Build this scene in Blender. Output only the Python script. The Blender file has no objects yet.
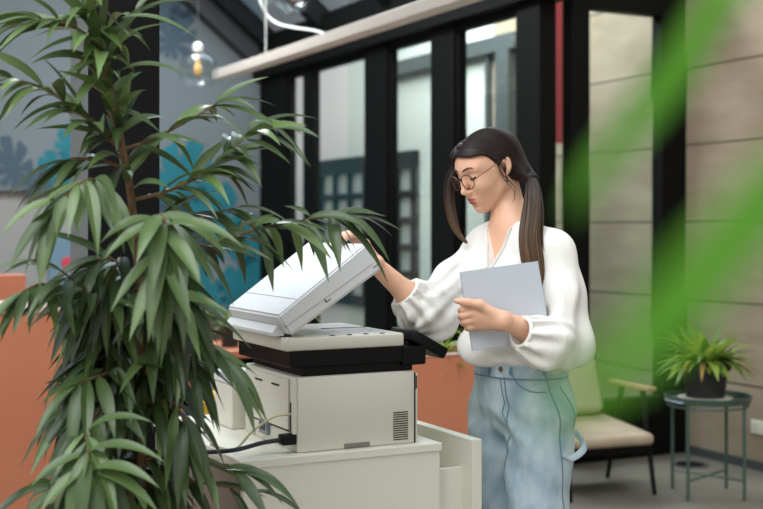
import bpy, bmesh, math, random
import numpy as np
from mathutils import Vector, Matrix
from mathutils.bvhtree import BVHTree

C = bpy.context.scene.collection
SC = bpy.context.scene
# ------------------------------------------------------------------ camera
FPX, HOR, CAMZ = 1220.0, 226.0, 1.40
cam_d = bpy.data.cameras.new('camera'); cam = bpy.data.objects.new('camera', cam_d); C.objects.link(cam)
cam.location = (0, 0, CAMZ); cam.rotation_euler = (math.pi/2, 0, 0)
cam_d.sensor_width = 36; cam_d.lens = FPX/763*36
cam_d.shift_y = (HOR-254.5)/763
cam_d.clip_start = 0.05
cam_d.dof.use_dof = True; cam_d.dof.focus_distance = 3.40; cam_d.dof.aperture_fstop = 2.8
SC.camera = cam
# ------------------------------------------------------------------ light
w = bpy.data.worlds.new('overcast_sky'); SC.world = w; w.use_nodes = True
wn = w.node_tree.nodes; wl = w.node_tree.links; bg = wn['Background']
tcw = wn.new('ShaderNodeTexCoord'); sep = wn.new('ShaderNodeSeparateXYZ'); rmp = wn.new('ShaderNodeValToRGB')
wl.new(tcw.outputs['Generated'], sep.inputs[0]); wl.new(sep.outputs['Z'], rmp.inputs[0])
rmp.color_ramp.elements[0].position = 0.0; rmp.color_ramp.elements[0].color = (0.50, 0.455, 0.40, 1)
rmp.color_ramp.elements[1].position = 0.75; rmp.color_ramp.elements[1].color = (0.86, 0.93, 1.0, 1)
wl.new(rmp.outputs[0], bg.inputs[0]); bg.inputs[1].default_value = 1.5
def area(name, loc, target, size, power, col):
    d = bpy.data.lights.new(name, 'AREA'); d.shape = 'RECTANGLE'; d.size, d.size_y = size; d.energy = power; d.color = col
    o = bpy.data.objects.new(name, d); C.objects.link(o); o.location = loc
    o.rotation_euler = (Vector(target)-Vector(loc)).to_track_quat('-Z', 'Y').to_euler()
    return o
area('skylight_daylight', (-1.3, 2.0, 3.9), (0.2, 3.6, 0.9), (3.0, 3.0), 125, (0.95, 0.97, 1.0))
area('back_wall_fill', (-1.9, 7.2, 4.3), (-1.2, 9.0, 0.8), (3.0, 2.4), 48, (0.95, 0.98, 1.0))  # added lamp, lifts the mural wall at the back
area('skylight_daylight_right', (1.2, 4.2, 3.6), (2.2, 6.6, 0.8), (1.6, 1.6), 50, (1.0, 0.97, 0.92))
area('courtyard_fill', (0.75, 9.0, 4.6), (1.3, 9.3, 1.0), (1.2, 6.0), 820, (0.93, 0.97, 1.0))  # added lamp, brightens the outer wall across the passage
SC.view_settings.view_transform = 'Standard'; SC.view_settings.look = 'None'
SC.view_settings.exposure = 0.28; SC.view_settings.gamma = 1.0; SC.view_settings.use_curve_mapping = False

# ------------------------------------------------------------------ frames of reference
TH = math.radians(27.0); CT, ST = math.cos(TH), math.sin(TH)
def W(px, py, Y): return Vector(((px-381.5)/FPX*Y, Y, CAMZ-(py-HOR)/FPX*Y))       # a measured point of the place
def RW(p, q, z=0.0): return Vector((CT*p-ST*q, ST*p+CT*q, z))                       # the room's own axes
def p_at(px, q): r = (px-381.5)/FPX; return q*(ST+CT*r)/(CT-ST*r)
def q_at(px, p): r = (px-381.5)/FPX; return p*(CT-ST*r)/(ST+CT*r)
def depth(p, q): return ST*p+CT*q
def z_at(py, Y): return CAMZ-(py-HOR)/FPX*Y

# ------------------------------------------------------------------ materials
def lin(c):
    c = c/255.0
    return c/12.92 if c <= 0.04045 else ((c+0.055)/1.055)**2.4
def rgb(r, g, b): return (lin(r), lin(g), lin(b), 1.0)
def mat(name, col, rough=0.5, metal=0.0, noise=None, bump=None, spec=0.5, sub=0.0, stretch=(1, 1, 1), coat=0.0):
    m = bpy.data.materials.new(name); m.use_nodes = True; nt = m.node_tree; b = nt.nodes['Principled BSDF']
    b.inputs['Base Color'].default_value = col; b.inputs['Roughness'].default_value = rough; b.inputs['Metallic'].default_value = metal
    b.inputs['Specular IOR Level'].default_value = spec; b.inputs['Coat Weight'].default_value = coat
    if sub: b.inputs['Subsurface Weight'].default_value = sub; b.inputs['Subsurface Radius'].default_value = (0.012, 0.005, 0.003)
    tc = nt.nodes.new('ShaderNodeTexCoord'); mp = nt.nodes.new('ShaderNodeMapping'); mp.inputs['Scale'].default_value = stretch
    nt.links.new(tc.outputs['Object'], mp.inputs[0])
    if noise:
        sc, col2 = noise
        n = nt.nodes.new('ShaderNodeTexNoise'); n.inputs['Scale'].default_value = sc; n.inputs['Detail'].default_value = 5
        r = nt.nodes.new('ShaderNodeValToRGB'); r.color_ramp.elements[0].position = .35; r.color_ramp.elements[1].position = .65
        r.color_ramp.elements[0].color = col; r.color_ramp.elements[1].color = col2
        nt.links.new(mp.outputs[0], n.inputs[0]); nt.links.new(n.outputs[0], r.inputs[0]); nt.links.new(r.outputs[0], b.inputs['Base Color'])
    if bump:
        sc, st = bump
        n = nt.nodes.new('ShaderNodeTexNoise'); n.inputs['Scale'].default_value = sc; n.inputs['Detail'].default_value = 4
        bp = nt.nodes.new('ShaderNodeBump'); bp.inputs['Strength'].default_value = st; bp.inputs['Distance'].default_value = 0.01
        nt.links.new(mp.outputs[0], n.inputs[0]); nt.links.new(n.outputs[0], bp.inputs['Height']); nt.links.new(bp.outputs[0], b.inputs['Normal'])
    return m
def glass(name, tint=(0.9, 0.95, 0.93, 1), refl=0.9, ior=1.45):
    m = bpy.data.materials.new(name); m.use_nodes = True; nt = m.node_tree; nt.nodes.remove(nt.nodes['Principled BSDF'])
    out = nt.nodes['Material Output']; t = nt.nodes.new('ShaderNodeBsdfTransparent'); g = nt.nodes.new('ShaderNodeBsdfGlossy')
    t.inputs[0].default_value = tint; g.inputs['Roughness'].default_value = 0.02; g.inputs[0].default_value = (refl, refl, refl, 1)
    # Schlick reflectance from the angle of view, the same on both faces of a pane
    ge = nt.nodes.new('ShaderNodeNewGeometry'); dt = nt.nodes.new('ShaderNodeVectorMath'); dt.operation = 'DOT_PRODUCT'
    nt.links.new(ge.outputs['Incoming'], dt.inputs[0]); nt.links.new(ge.outputs['Normal'], dt.inputs[1])
    def mth(op, a, b=None):
        n = nt.nodes.new('ShaderNodeMath'); n.operation = op
        for i, v in enumerate((a, b)):
            if v is None: continue
            if isinstance(v, (int, float)): n.inputs[i].default_value = v
            else: nt.links.new(v, n.inputs[i])
        return n.outputs[0]
    f0 = ((ior-1)/(ior+1))**2
    fr = mth('ADD', mth('MULTIPLY', mth('POWER', mth('SUBTRACT', 1.0, mth('ABSOLUTE', dt.outputs['Value'])), 5.0), 1-f0), f0)
    mx = nt.nodes.new('ShaderNodeMixShader')
    nt.links.new(fr, mx.inputs[0]); nt.links.new(t.outputs[0], mx.inputs[1]); nt.links.new(g.outputs[0], mx.inputs[2])
    nt.links.new(mx.outputs[0], out.inputs[0]); return m
def slab_wall(name, c1, c2, cm, row=0.475, wid=2.4, mort=0.008, off=0.0):
    m = mat(name, c1, 0.85); nt = m.node_tree; b = nt.nodes['Principled BSDF']
    tc = nt.nodes.new('ShaderNodeTexCoord'); sp = nt.nodes.new('ShaderNodeSeparateXYZ'); cb = nt.nodes.new('ShaderNodeCombineXYZ')
    nt.links.new(tc.outputs['Object'], sp.inputs[0]); nt.links.new(sp.outputs['Y'], cb.inputs[0]); nt.links.new(sp.outputs['Z'], cb.inputs[1])
    br = nt.nodes.new('ShaderNodeTexBrick'); br.inputs['Scale'].default_value = 1; br.inputs['Mortar Size'].default_value = mort
    br.inputs['Brick Width'].default_value = wid; br.inputs['Row Height'].default_value = row; br.inputs['Mortar Smooth'].default_value = .3
    br.inputs['Color1'].default_value = (1, 1, 1, 1); br.inputs['Color2'].default_value = (.93, .93, .93, 1); br.inputs['Mortar'].default_value = (0, 0, 0, 1)
    nt.links.new(cb.outputs[0], br.inputs[0])
    mp = nt.nodes.new('ShaderNodeMapping'); mp.inputs['Scale'].default_value = (1, 1.2, 3.5); nt.links.new(tc.outputs['Object'], mp.inputs[0])
    n = nt.nodes.new('ShaderNodeTexNoise'); n.inputs['Scale'].default_value = 2.2; n.inputs['Detail'].default_value = 7; nt.links.new(mp.outputs[0], n.inputs[0])
    r = nt.nodes.new('ShaderNodeValToRGB'); r.color_ramp.elements[0].position = .33; r.color_ramp.elements[1].position = .68
    r.color_ramp.elements[0].color = c1; r.color_ramp.elements[1].color = c2; nt.links.new(n.outputs[0], r.inputs[0])
    mx = nt.nodes.new('ShaderNodeMix'); mx.data_type = 'RGBA'; mx.inputs[6].default_value = cm
    nt.links.new(br.outputs[0], mx.inputs[0]); nt.links.new(r.outputs[0], mx.inputs[7]); nt.links.new(mx.outputs[2], b.inputs['Base Color'])
    return m
M = {}
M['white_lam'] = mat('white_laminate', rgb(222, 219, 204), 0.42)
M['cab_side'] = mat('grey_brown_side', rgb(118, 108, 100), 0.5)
M['prn'] = mat('printer_plastic', rgb(208, 205, 190), 0.45, bump=(900, .05))
M['prn_lid'] = mat('printer_lid_plastic', rgb(216, 218, 219), 0.4, bump=(900, .05))
M['prn_dark'] = mat('printer_black', rgb(8, 8, 9), 0.45, spec=.15)
M['black'] = mat('black_plastic', rgb(8, 8, 9), 0.5, spec=.2)
M['slot'] = mat('slot_black', rgb(10, 10, 10), 0.7)
M['scan_glass'] = mat('scanner_glass', rgb(226, 228, 228), 0.25)
M['frame'] = mat('black_steel', rgb(7, 7, 7), 0.6, spec=.12)
M['column'] = mat('column_black', rgb(14, 14, 14), 0.6, noise=(3, rgb(10, 10, 10)), spec=.12)
M['grey_frame'] = mat('grey_frame', rgb(70, 76, 76), 0.5)
M['terra'] = mat('terracotta_laminate', rgb(188, 116, 84), 0.5, noise=(2, rgb(194, 121, 88)))
M['rim'] = mat('rim_pale', rgb(214, 190, 175), 0.5)
M['concrete'] = mat('concrete_floor', rgb(116, 111, 100), 0.6, noise=(1.6, rgb(101, 96, 87)), bump=(30, .06))
M['mural_wall'] = mat('mural_grey', rgb(104, 111, 114), 0.8, noise=(.7, rgb(97, 104, 108)))
M['lower_wall'] = mat('lower_grey', rgb(138, 135, 132), 0.8)
M['teal'] = mat('teal_paint', rgb(8, 104, 116), 0.7, noise=(4, rgb(6, 92, 104)))
M['navy'] = mat('navy_paint', rgb(52, 72, 84), 0.7)
M['lampwhite'] = mat('lamp_white', rgb(176, 168, 160), 0.5)
M['cable_white'] = mat('cable_white', rgb(205, 205, 200), 0.5)
M['pale_wall'] = mat('pale_render', rgb(208, 210, 203), 0.9, noise=(.8, rgb(200, 203, 197)))
M['pink_wall'] = mat('pinkish_render', rgb(224, 214, 214), 0.9)
M['stone'] = slab_wall('stone_slabs', rgb(160, 146, 126), rgb(142, 127, 107), rgb(84, 76, 64))
M['glass'] = glass('window_glass')
M['bulbglass'] = glass('bulb_glass', (0.86, 0.88, 0.88, 1), .9, 1.5)
M['skyglass'] = glass('skylight_glass', (0.50, 0.55, 0.57, 1), .6)
M['tablegreen'] = mat('green_steel', rgb(62, 84, 74), 0.45)
M['pot'] = mat('black_pot', rgb(30, 31, 32), 0.55)
M['soil'] = mat('soil', rgb(45, 34, 26), 0.95, bump=(120, .6))
M['beige'] = mat('beige_fabric', rgb(176, 160, 138), 0.9, noise=(6, rgb(160, 144, 123)), bump=(400, .15))
M['wood'] = mat('light_wood', rgb(176, 146, 112), 0.5, noise=(6, rgb(158, 126, 92)), stretch=(1, 8, 1))
M['paper'] = mat('paper', rgb(184, 190, 197), 0.75)
M['red'] = mat('red_paint', rgb(186, 52, 68), 0.6)
M['blue'] = mat('blue_paint', rgb(60, 110, 190), 0.6)
M['yellow'] = mat('yellow_paint', rgb(232, 182, 40), 0.6)
M['warmglow'] = mat('filament_glow', rgb(214, 168, 96), 0.4)  # warm bulb glow put into a plain colour
M['bark'] = mat('bark', rgb(120, 92, 62), 0.8, noise=(40, rgb(92, 68, 46)))
M['ivory'] = mat('cable_ivory', rgb(196, 186, 150), 0.5)
M['navycable'] = mat('cable_navy', rgb(26, 28, 44), 0.5)

# ------------------------------------------------------------------ mesh builder
class MB:
    def __init__(s): s.bm = bmesh.new()
    def box(s, a, b, bev=0.0, seg=2, mx=None):
        a = Vector(a); b = Vector(b); c = (a+b)/2; d = b-a
        r = bmesh.ops.create_cube(s.bm, size=1.0, matrix=Matrix.Translation(c) @ Matrix.Diagonal((abs(d.x), abs(d.y), abs(d.z), 1)))
        vs = r['verts']
        if bev:
            es = list({e for v in vs for e in v.link_edges})
            rr = bmesh.ops.bevel(s.bm, geom=es, offset=bev, segments=seg, affect='EDGES', profile=.5)
            vs = list({v for f in rr['faces'] for v in f.verts} | {v for v in vs if v.is_valid})
            seen = set(vs); st = list(vs)
            while st:
                v = st.pop()
                for e in v.link_edges:
                    o = e.other_vert(v)
                    if o not in seen: seen.add(o); st.append(o)
            vs = list(seen)
        if mx is not None:
            for v in vs: v.co = mx @ v.co
        return s
    def tube(s, pts, rad, n=8, cap=True, flat=None):
        pts = [Vector(p) for p in pts]; m = len(pts)
        rad = rad if hasattr(rad, '__len__') else [rad]*m
        prev = None; rings = []
        for i, p in enumerate(pts):
            t = (pts[min(i+1, m-1)]-pts[max(i-1, 0)]).normalized()
            if prev is None:
                x = t.orthogonal().normalized()
            else:
                x = prev-t*prev.dot(t)
                x = x.normalized() if x.length > 1e-6 else t.orthogonal().normalized()
            prev = x; y = t.cross(x)
            k = flat if flat else 1.0
            rings.append([s.bm.verts.new(p+(x*math.cos(2*math.pi*j/n)+y*math.sin(2*math.pi*j/n)*k)*rad[i]) for j in range(n)])
        for i in range(m-1):
            for j in range(n):
                s.bm.faces.new((rings[i][j], rings[i][(j+1) % n], rings[i+1][(j+1) % n], rings[i+1][j]))
        if cap:
            s.bm.faces.new(rings[0][::-1]); s.bm.faces.new(rings[-1])
        return s
    def lathe(s, prof, n=32, o=(0, 0, 0)):
        o = Vector(o); rings = []
        for r, z in prof:
            if r < 1e-5: rings.append([s.bm.verts.new(o+Vector((0, 0, z)))])
            else: rings.append([s.bm.verts.new(o+Vector((r*math.cos(2*math.pi*j/n), r*math.sin(2*math.pi*j/n), z))) for j in range(n)])
        for a, b in zip(rings, rings[1:]):
            for j in range(n):
                q = [a[j % len(a)], a[(j+1) % len(a)], b[(j+1) % len(b)], b[j % len(b)]]
                u = []
                for v in q:
                    if v not in u: u.append(v)
                if len(u) > 2: s.bm.faces.new(u)
        return s
    def prism(s, poly, axis, t0, t1):
        # poly: list of (u,v); axis 'x','y','z' extruded t0..t1
        def P(u, v, t): return {'x': (t, u, v), 'y': (u, t, v), 'z': (u, v, t)}[axis]
        A = [s.bm.verts.new(P(u, v, t0)) for u, v in poly]; B = [s.bm.verts.new(P(u, v, t1)) for u, v in poly]
        n = len(poly)
        s.bm.faces.new(A[::-1]); s.bm.faces.new(B)
        for i in range(n): s.bm.faces.new((A[i], A[(i+1) % n], B[(i+1) % n], B[i]))
        return s
    def hexa(s, c):   # 8 corners: bottom 4, top 4
        v = [s.bm.verts.new(p) for p in c]
        for f in ((3, 2, 1, 0), (4, 5, 6, 7), (0, 1, 5, 4), (1, 2, 6, 5), (2, 3, 7, 6), (3, 0, 4, 7)): s.bm.faces.new([v[i] for i in f])
        return s
    def build(s, name, m, parent=None, loc=(0, 0, 0), rz=0.0, smooth=False, kind=None, fixn=True):
        if fixn: bmesh.ops.recalc_face_normals(s.bm, faces=s.bm.faces[:])
        me = bpy.data.meshes.new(name); s.bm.to_mesh(me); s.bm.free()
        for mm in (m if isinstance(m, list) else [m]): me.materials.append(mm)
        if smooth:
            me.polygons.foreach_set('use_smooth', [True]*len(me.polygons))
            try: me.set_sharp_from_angle(angle=math.radians(45))
            except Exception: pass
        o = bpy.data.objects.new(name, me); C.objects.link(o)
        o.location = loc; o.rotation_euler = (0, 0, rz)
        if parent is not None: o.parent = parent
        if kind: o['kind'] = kind
        return o
def thing(name, label, cat, loc=(0, 0, 0), rz=0.0, group=None):
    o = bpy.data.objects.new(name, None); C.objects.link(o); o.empty_display_size = .05
    o.location = loc; o.rotation_euler = (0, 0, rz); o['label'] = label; o['category'] = cat
    if group: o['group'] = group
    return o
def tag(o, label, cat, group=None):
    o['label'] = label; o['category'] = cat
    if group: o['group'] = group
    return o
def copy_tree(o, parent=None):
    c = o.copy(); C.objects.link(c); c.parent = parent
    for ch in list(o.children): copy_tree(ch, c)
    return c
def spline(pts, n=6):
    pts = [Vector(p) for p in pts]; out = []
    for i in range(len(pts)-1):
        p0 = pts[max(i-1, 0)]; p1 = pts[i]; p2 = pts[i+1]; p3 = pts[min(i+2, len(pts)-1)]
        for k in range(n):
            t = k/n
            out.append(.5*((2*p1)+(p2-p0)*t+(2*p0-5*p1+4*p2-p3)*t*t+(3*p1-p0-3*p2+p3)*t**3))
    out.append(pts[-1]); return out
# ================================================================== THE SETTING (room axes: p to the right, q away, rotated 27 degrees)
PA, QB, PS, QM = 4.087, 5.917, 5.106, 10.42      # facade line, door line, stone wall line, mural wall line
MB().box((-3.2, -1.5, -.1), (PS+.2, 17, 0)).build('floor', M['concrete'], rz=TH, kind='structure')
MB().box((PS, -1.5, 0), (PS+.2, 8.1, 3.4)).build('wall_right', M['stone'], rz=TH, kind='structure')
MB().box((PS, 8.1, 0), (PS+.2, 10.75, 3.9)).build('wall_outer', M['pale_wall'], rz=TH, kind='structure')
MB().box((PS, 10.75, 0), (PS+.2, 17, 3.9)).build('wall_outer_far', M['pink_wall'], rz=TH, kind='structure')
MB().box((PS-.02, -1.5, 0), (PS, QB-.06, .05)).build('baseboard_right', M['grey_frame'], rz=TH, kind='structure')
MB().box((-3.0, QM, 0), (PA, QM+.2, 4.9)).build('wall_back', M['lower_wall'], rz=TH, kind='structure')
# facade along p = PA : posts and glazing, one window per bay
qs = [(q_at(a, PA), q_at(b, PA)) for a, b in ((557, 524), (460, 437), (392, 370), (315, 308), (291, 263))]
def zt(px, py): q = q_at(px, PA); return z_at(py, depth(PA, q))
ZT = 2.72
for i, ((a, b), t) in enumerate(zip(qs, (.12, .1, .1, .08, .1))):
    MB().box((PA-t/2, a if i else QB-.03, 0), (PA+t/2, b, ZT), .006).build('trim_%d' % (i+1), M['frame'], rz=TH, kind='structure')
MB().box((PA-.12, QB-.3, ZT), (PA+.12, QM, 3.08), .006).build('trim_6', M['frame'], rz=TH, kind='structure')
for i in range(4):
    a, b = qs[i][1], qs[i+1][0]
    m = MB()
    fw = .035
    m.box((PA-.03, a, 0), (PA+.03, b, .12)).box((PA-.03, a, ZT-.05), (PA+.03, b, ZT)).box((PA-.03, a, .12), (PA+.03, a+fw, ZT-.05)).box((PA-.03, b-fw, .12), (PA+.03, b, ZT-.05))
    if i == 3: m.box((PA-.03, a, 1.15), (PA+.03, b, 1.25))
    wo = m.build('window_%d' % (i+1), M['frame'], rz=TH, kind='structure')
    MB().box((PA-.004, a+fw, .12), (PA+.004, b-fw, ZT-.05)).build('pane', M['glass'], wo)
# door bay along q = QB
pd = [p_at(x, QB) for x in (557, 567, 585, 657, 683)]
d = MB()
d.box((pd[1], QB-.05, 0), (pd[2], QB+.05, 2.82), .005).box((pd[3], QB-.05, 0), (PS, QB+.05, 2.82), .005).box((pd[2], QB-.05, 2.69), (pd[3], QB+.05, 2.82)).box((pd[2], QB-.05, 0), (pd[3], QB+.05, .36))
dr = d.build('door_1', M['frame'], rz=TH, kind='structure')
MB().box((pd[2], QB-.005, .36), (pd[3], QB+.005, 2.69)).build('pane', M['glass'], dr)
MB().box((PA+.06, QB-.02, 2.82), (PS, QB+.04, 3.08)).build('trim_7', M['frame'], rz=TH, kind='structure')
m = MB().box((PA+.06, QB-.02, 0), (pd[1], QB+.02, .36)).box((PA+.06, QB-.02, 2.78), (pd[1], QB+.02, 2.82))
ws = m.build('window_5', M['frame'], rz=TH, kind='structure')
MB().box((PA+.06, QB-.004, .36), (pd[1], QB+.004, 2.78)).build('pane', M['glass'], ws)
# lean-to roof: rafters rising away from the facade, tinted glazing between them
K = .81
def roof_z(p): return 3.06+K*(PA-p)
def rafter(q0, q1, th=.2):
    return MB().hexa([RWl for RWl in [(1.2, q0, roof_z(1.2)-th), (PA+.12, q0, roof_z(PA+.12)-th), (PA+.12, q1, roof_z(PA+.12)-th), (1.2, q1, roof_z(1.2)-th),
                                      (1.2, q0, roof_z(1.2)), (PA+.12, q0, roof_z(PA+.12)), (PA+.12, q1, roof_z(PA+.12)), (1.2, q1, roof_z(1.2))]])
rq = [10.02, 8.86, 7.70, 6.54, 5.38]
for i, q in enumerate(rq):
    rafter(q-.05, q+.05).build('trim_%d' % (8+i), M['frame'], rz=TH, kind='structure')
rafter(QM-.24, QM-.02, .34).build('trim_13', mat('beam_shade_grey', rgb(52, 55, 57), .6), rz=TH, kind='structure')  # wide dark beam, also standing in for the shaded wall top
MB().hexa([(1.2, 5.3, roof_z(1.2)-.06), (PA+.1, 5.3, roof_z(PA+.1)-.06), (PA+.1, QM, roof_z(PA+.1)-.06), (1.2, QM, roof_z(1.2)-.06),
           (1.2, 5.3, roof_z(1.2)-.05), (PA+.1, 5.3, roof_z(PA+.1)-.05), (PA+.1, QM, roof_z(PA+.1)-.05), (1.2, QM, roof_z(1.2)-.05)]).build('skylight_glazing', M['skyglass'], rz=TH, kind='structure')
MB().hexa([(-1.7, -1.5, roof_z(4.1)), (1.2, -1.5, roof_z(1.2)-.06), (1.2, QM, roof_z(1.2)-.06), (-1.7, QM, roof_z(4.1)),
           (-1.7, -1.5, roof_z(4.1)+.01), (1.2, -1.5, roof_z(1.2)-.05), (1.2, QM, roof_z(1.2)-.05), (-1.7, QM, roof_z(4.1)+.01)]).build('skylight_glazing', M['skyglass'], rz=TH, kind='structure')  # unseen roof slope, added to dim the daylight inside
MB().hexa([(1.2, -1.5, roof_z(1.2)-.06), (PA+.1, -1.5, roof_z(PA+.1)-.06), (PA+.1, 5.3, roof_z(PA+.1)-.06), (1.2, 5.3, roof_z(1.2)-.06),
           (1.2, -1.5, roof_z(1.2)-.05), (PA+.1, -1.5, roof_z(PA+.1)-.05), (PA+.1, 5.3, roof_z(PA+.1)-.05), (1.2, 5.3, roof_z(1.2)-.05)]).build('skylight_glazing', M['skyglass'], rz=TH, kind='structure')  # unseen near stretch of glazing, added for the same dimming
# black square steel column behind the fig
MB().box((.935, 3.90, 0), (1.171, 4.126, 4.6), .006).build('column', M['column'], rz=TH, kind='structure')
MB().box((.929, 3.902, 0), (.935, 4.124, 4.6)).build('trim_15', mat('column_lit_grey', rgb(96, 101, 102), .6), rz=TH, kind='structure')  # added plate, its lighter grey holds the light on the column's side
# gridded window of the building across the passage, and a grey sash frame beside it
g = MB(); q0, q1 = q_at(420, PS), q_at(312, PS); z0, z1 = .74, 1.92
g.box((PS-.06, q0, z0), (PS-.005, q0+.07, z1)).box((PS-.06, q1-.07, z0), (PS-.005, q1, z1))
g.box((PS-.06, q0, z1-.02), (PS-.005, q1, z1+.14)).box((PS-.06, q0, z0-.1), (PS-.005, q1, z0))
n = 7
for i in range(1, n): 
    c = q0+(q1-q0)*i/n; g.box((PS-.06, c-.03, z0), (PS-.005, c+.03, z1))
for k in range(1, 5):
    c = z0+(z1-z0)*k/5; g.box((PS-.055, q0, c-.03), (PS-.005, q1, c+.03))
gw = g.build('window_6', M['frame'], rz=TH, kind='structure')
MB().box((PS-.03, q0, z0), (PS-.02, q1, z1)).build('pane', mat('pane_grey', rgb(150, 156, 154), .2), gw)
g = MB(); qa, qb = q_at(523, PS), q_at(389, PS)
g.box((PS-.08, qa, 2.74), (PS-.003, qb, 2.86)).box((PS-.08, q_at(517, PS), .2), (PS-.003, q_at(504, PS), 2.74)).box((PS-.05, q_at(493, PS), .2), (PS-.003, q_at(490, PS), 2.74)).box((PS-.08, q_at(397, PS), .2), (PS-.003, qb, 2.74))
g.build('window_7', M['grey_frame'], rz=TH, kind='structure')
# ------------------------------------------------------------------ mural
def monstera(R, notch, seed, n=120, elong=1.0):
    rnd = random.Random(seed); pts = []
    ph = rnd.random()*6
    for i in range(n):
        t = 2*math.pi*i/n
        r = R*(0.72+0.28*math.cos(t))*(1-notch*max(0, math.sin(9*t+ph))**3*(0.5-0.5*math.cos(t) if False else 1)*abs(math.sin(t))**.4)
        pts.append((r*math.cos(t)*elong, r*math.sin(t)*.8))
    return pts
def mural_leaf(px, py, R, ang, m, label, seed, notch=.55, elong=1.1):
    pts = monstera(R, notch, seed, elong=elong); p0 = p_at(px, QM-.07); z0 = z_at(py, depth(p0, QM-.07)); ca, sa = math.cos(ang), math.sin(ang)
    P = [(x*ca-y*sa, x*sa+y*ca) for x, y in pts]
    b = MB(); A = [b.bm.verts.new((u, 0, v)) for u, v in P]; B = [b.bm.verts.new((u, -.004, v)) for u, v in P]; c0 = b.bm.verts.new((0, -.004, 0))
    for i in range(len(P)):
        j = (i+1) % len(P); b.bm.faces.new((A[i], A[j], B[j], B[i])); b.bm.faces.new((B[i], B[j], c0))
    return b.build('mural_leaf', m, MUR, loc=(p0-MURL[0], 0, z0))
pm0, pm1 = p_at(74, QM-.07), p_at(262, QM-.07)
MURL = (pm0, QM-.07)
MUR = thing('wall_mural', 'grey mural panel on the back wall painted with teal and navy leaf shapes', 'mural', RW(pm0, QM-.07, 0), TH)
zb = z_at(191, depth(pm0, QM-.07))
MB().box((-3.2, 0, zb), (.35, .07, 4.6)).box((.35, 0, .35), (pm1-pm0, .07, 4.6)).build('panel', M['mural_wall'], MUR)
mural_leaf(62, 178, .24, 2.2, M['teal'], '', 1); mural_leaf(68, 148, .2, 1.3, M['teal'], '', 9)
mural_leaf(14, 172, .28, 1.9, M['navy'], '', 2, .8); mural_leaf(34, 186, .18, .9, M['navy'], '', 3, .8)
mural_leaf(172, 42, .3, 1.2, M['navy'], '', 4, .85); mural_leaf(166, 8, .3, .8, M['navy'], '', 12, .85)
mural_leaf(172, 190, .45, 1.0, M['teal'], '', 5); mural_leaf(212, 235, .5, 1.7, M['teal'], '', 6, .5)
mural_leaf(240, 290, .42, .5, M['teal'], '', 7, .4); mural_leaf(205, 300, .4, 2.5, M['teal'], '', 8, .5); mural_leaf(185, 235, .4, 2.8, M['navy'], '', 10, .6)
mural_leaf(245, 250, .3, 1.2, M['teal'], '', 11, .4)
# small framed picture below the mural
pf = p_at(63, QM-.02); fz = z_at(265, depth(pf, QM))
f = thing('wall_picture', 'small blue-grey picture with a red spot hanging below the mural', 'picture', RW(pf, QM-.03, fz), TH)
MB().box((-.12, -.01, -.28), (.14, .03, .26), .005).build('frame', mat('pic_blue', rgb(96, 122, 140), .7), f)
MB().lathe([(0, 0), (.05, 0), (.05, .006), (0, .006)], 16).build('red_spot', M['red'], f, loc=(.03, -.01, .02)).rotation_euler = (math.pi/2, 0, 0)
# ------------------------------------------------------------------ red sign strip behind the corner pane, and the wall socket
b = tag(MB().box((0, 0, 0), (.13, .03, 1.6), .004).build('hanging_banner', M['red'], loc=RW(p_at(556, 7.05), 7.05, 1.98), rz=TH), 'red banner hanging high outside behind the narrow corner pane', 'banner')
MB().tube([(.03, .015, 1.6), (.03, .015, 1.9)], .006).build('hanger', M['frame'], b); MB().tube([(.1, .015, 1.6), (.1, .015, 1.9)], .006).build('hanger', M['frame'], b)
b = MB().box((-.5, -.05, 0), (1.0, .05, .06)).build('trim_14', M['frame'], loc=RW(4.2, 7.06, 3.88), rz=TH, kind='structure')
sq = q_at(762, PS); sz = z_at(428, depth(PS, sq))
s = thing('wall_socket', 'white double power socket low on the stone wall at the right', 'socket', RW(PS, sq, sz), TH)
MB().box((-.012, -.08, -.04), (0, .08, .04), .006).build('cover_plate', M['white_lam'], s)
for y in (-.04, .04): MB().lathe([(0, 0), (.018, 0), (.02, .004), (0, .004)], 16).build('outlet', M['cable_white'], s, loc=(-.012, y, 0)).rotation_euler = (0, -math.pi/2, 0)
fd = W(690, 465, 1.4*FPX/(465-HOR))
t = thing('floor_disc', 'round dark floor drain in the concrete near the side table', 'disc', (fd.x, fd.y, 0))
MB().lathe([(0, .001), (.085, .001), (.085, .006), (.06, .008), (0, .008)], 24).build('dark_disc', M['frame'], t)  # plain dark round on the floor
MB().lathe([(.085, .001), (.11, .001), (.11, .005), (.085, .006)], 24).build('ring', M['grey_frame'], t)
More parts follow.
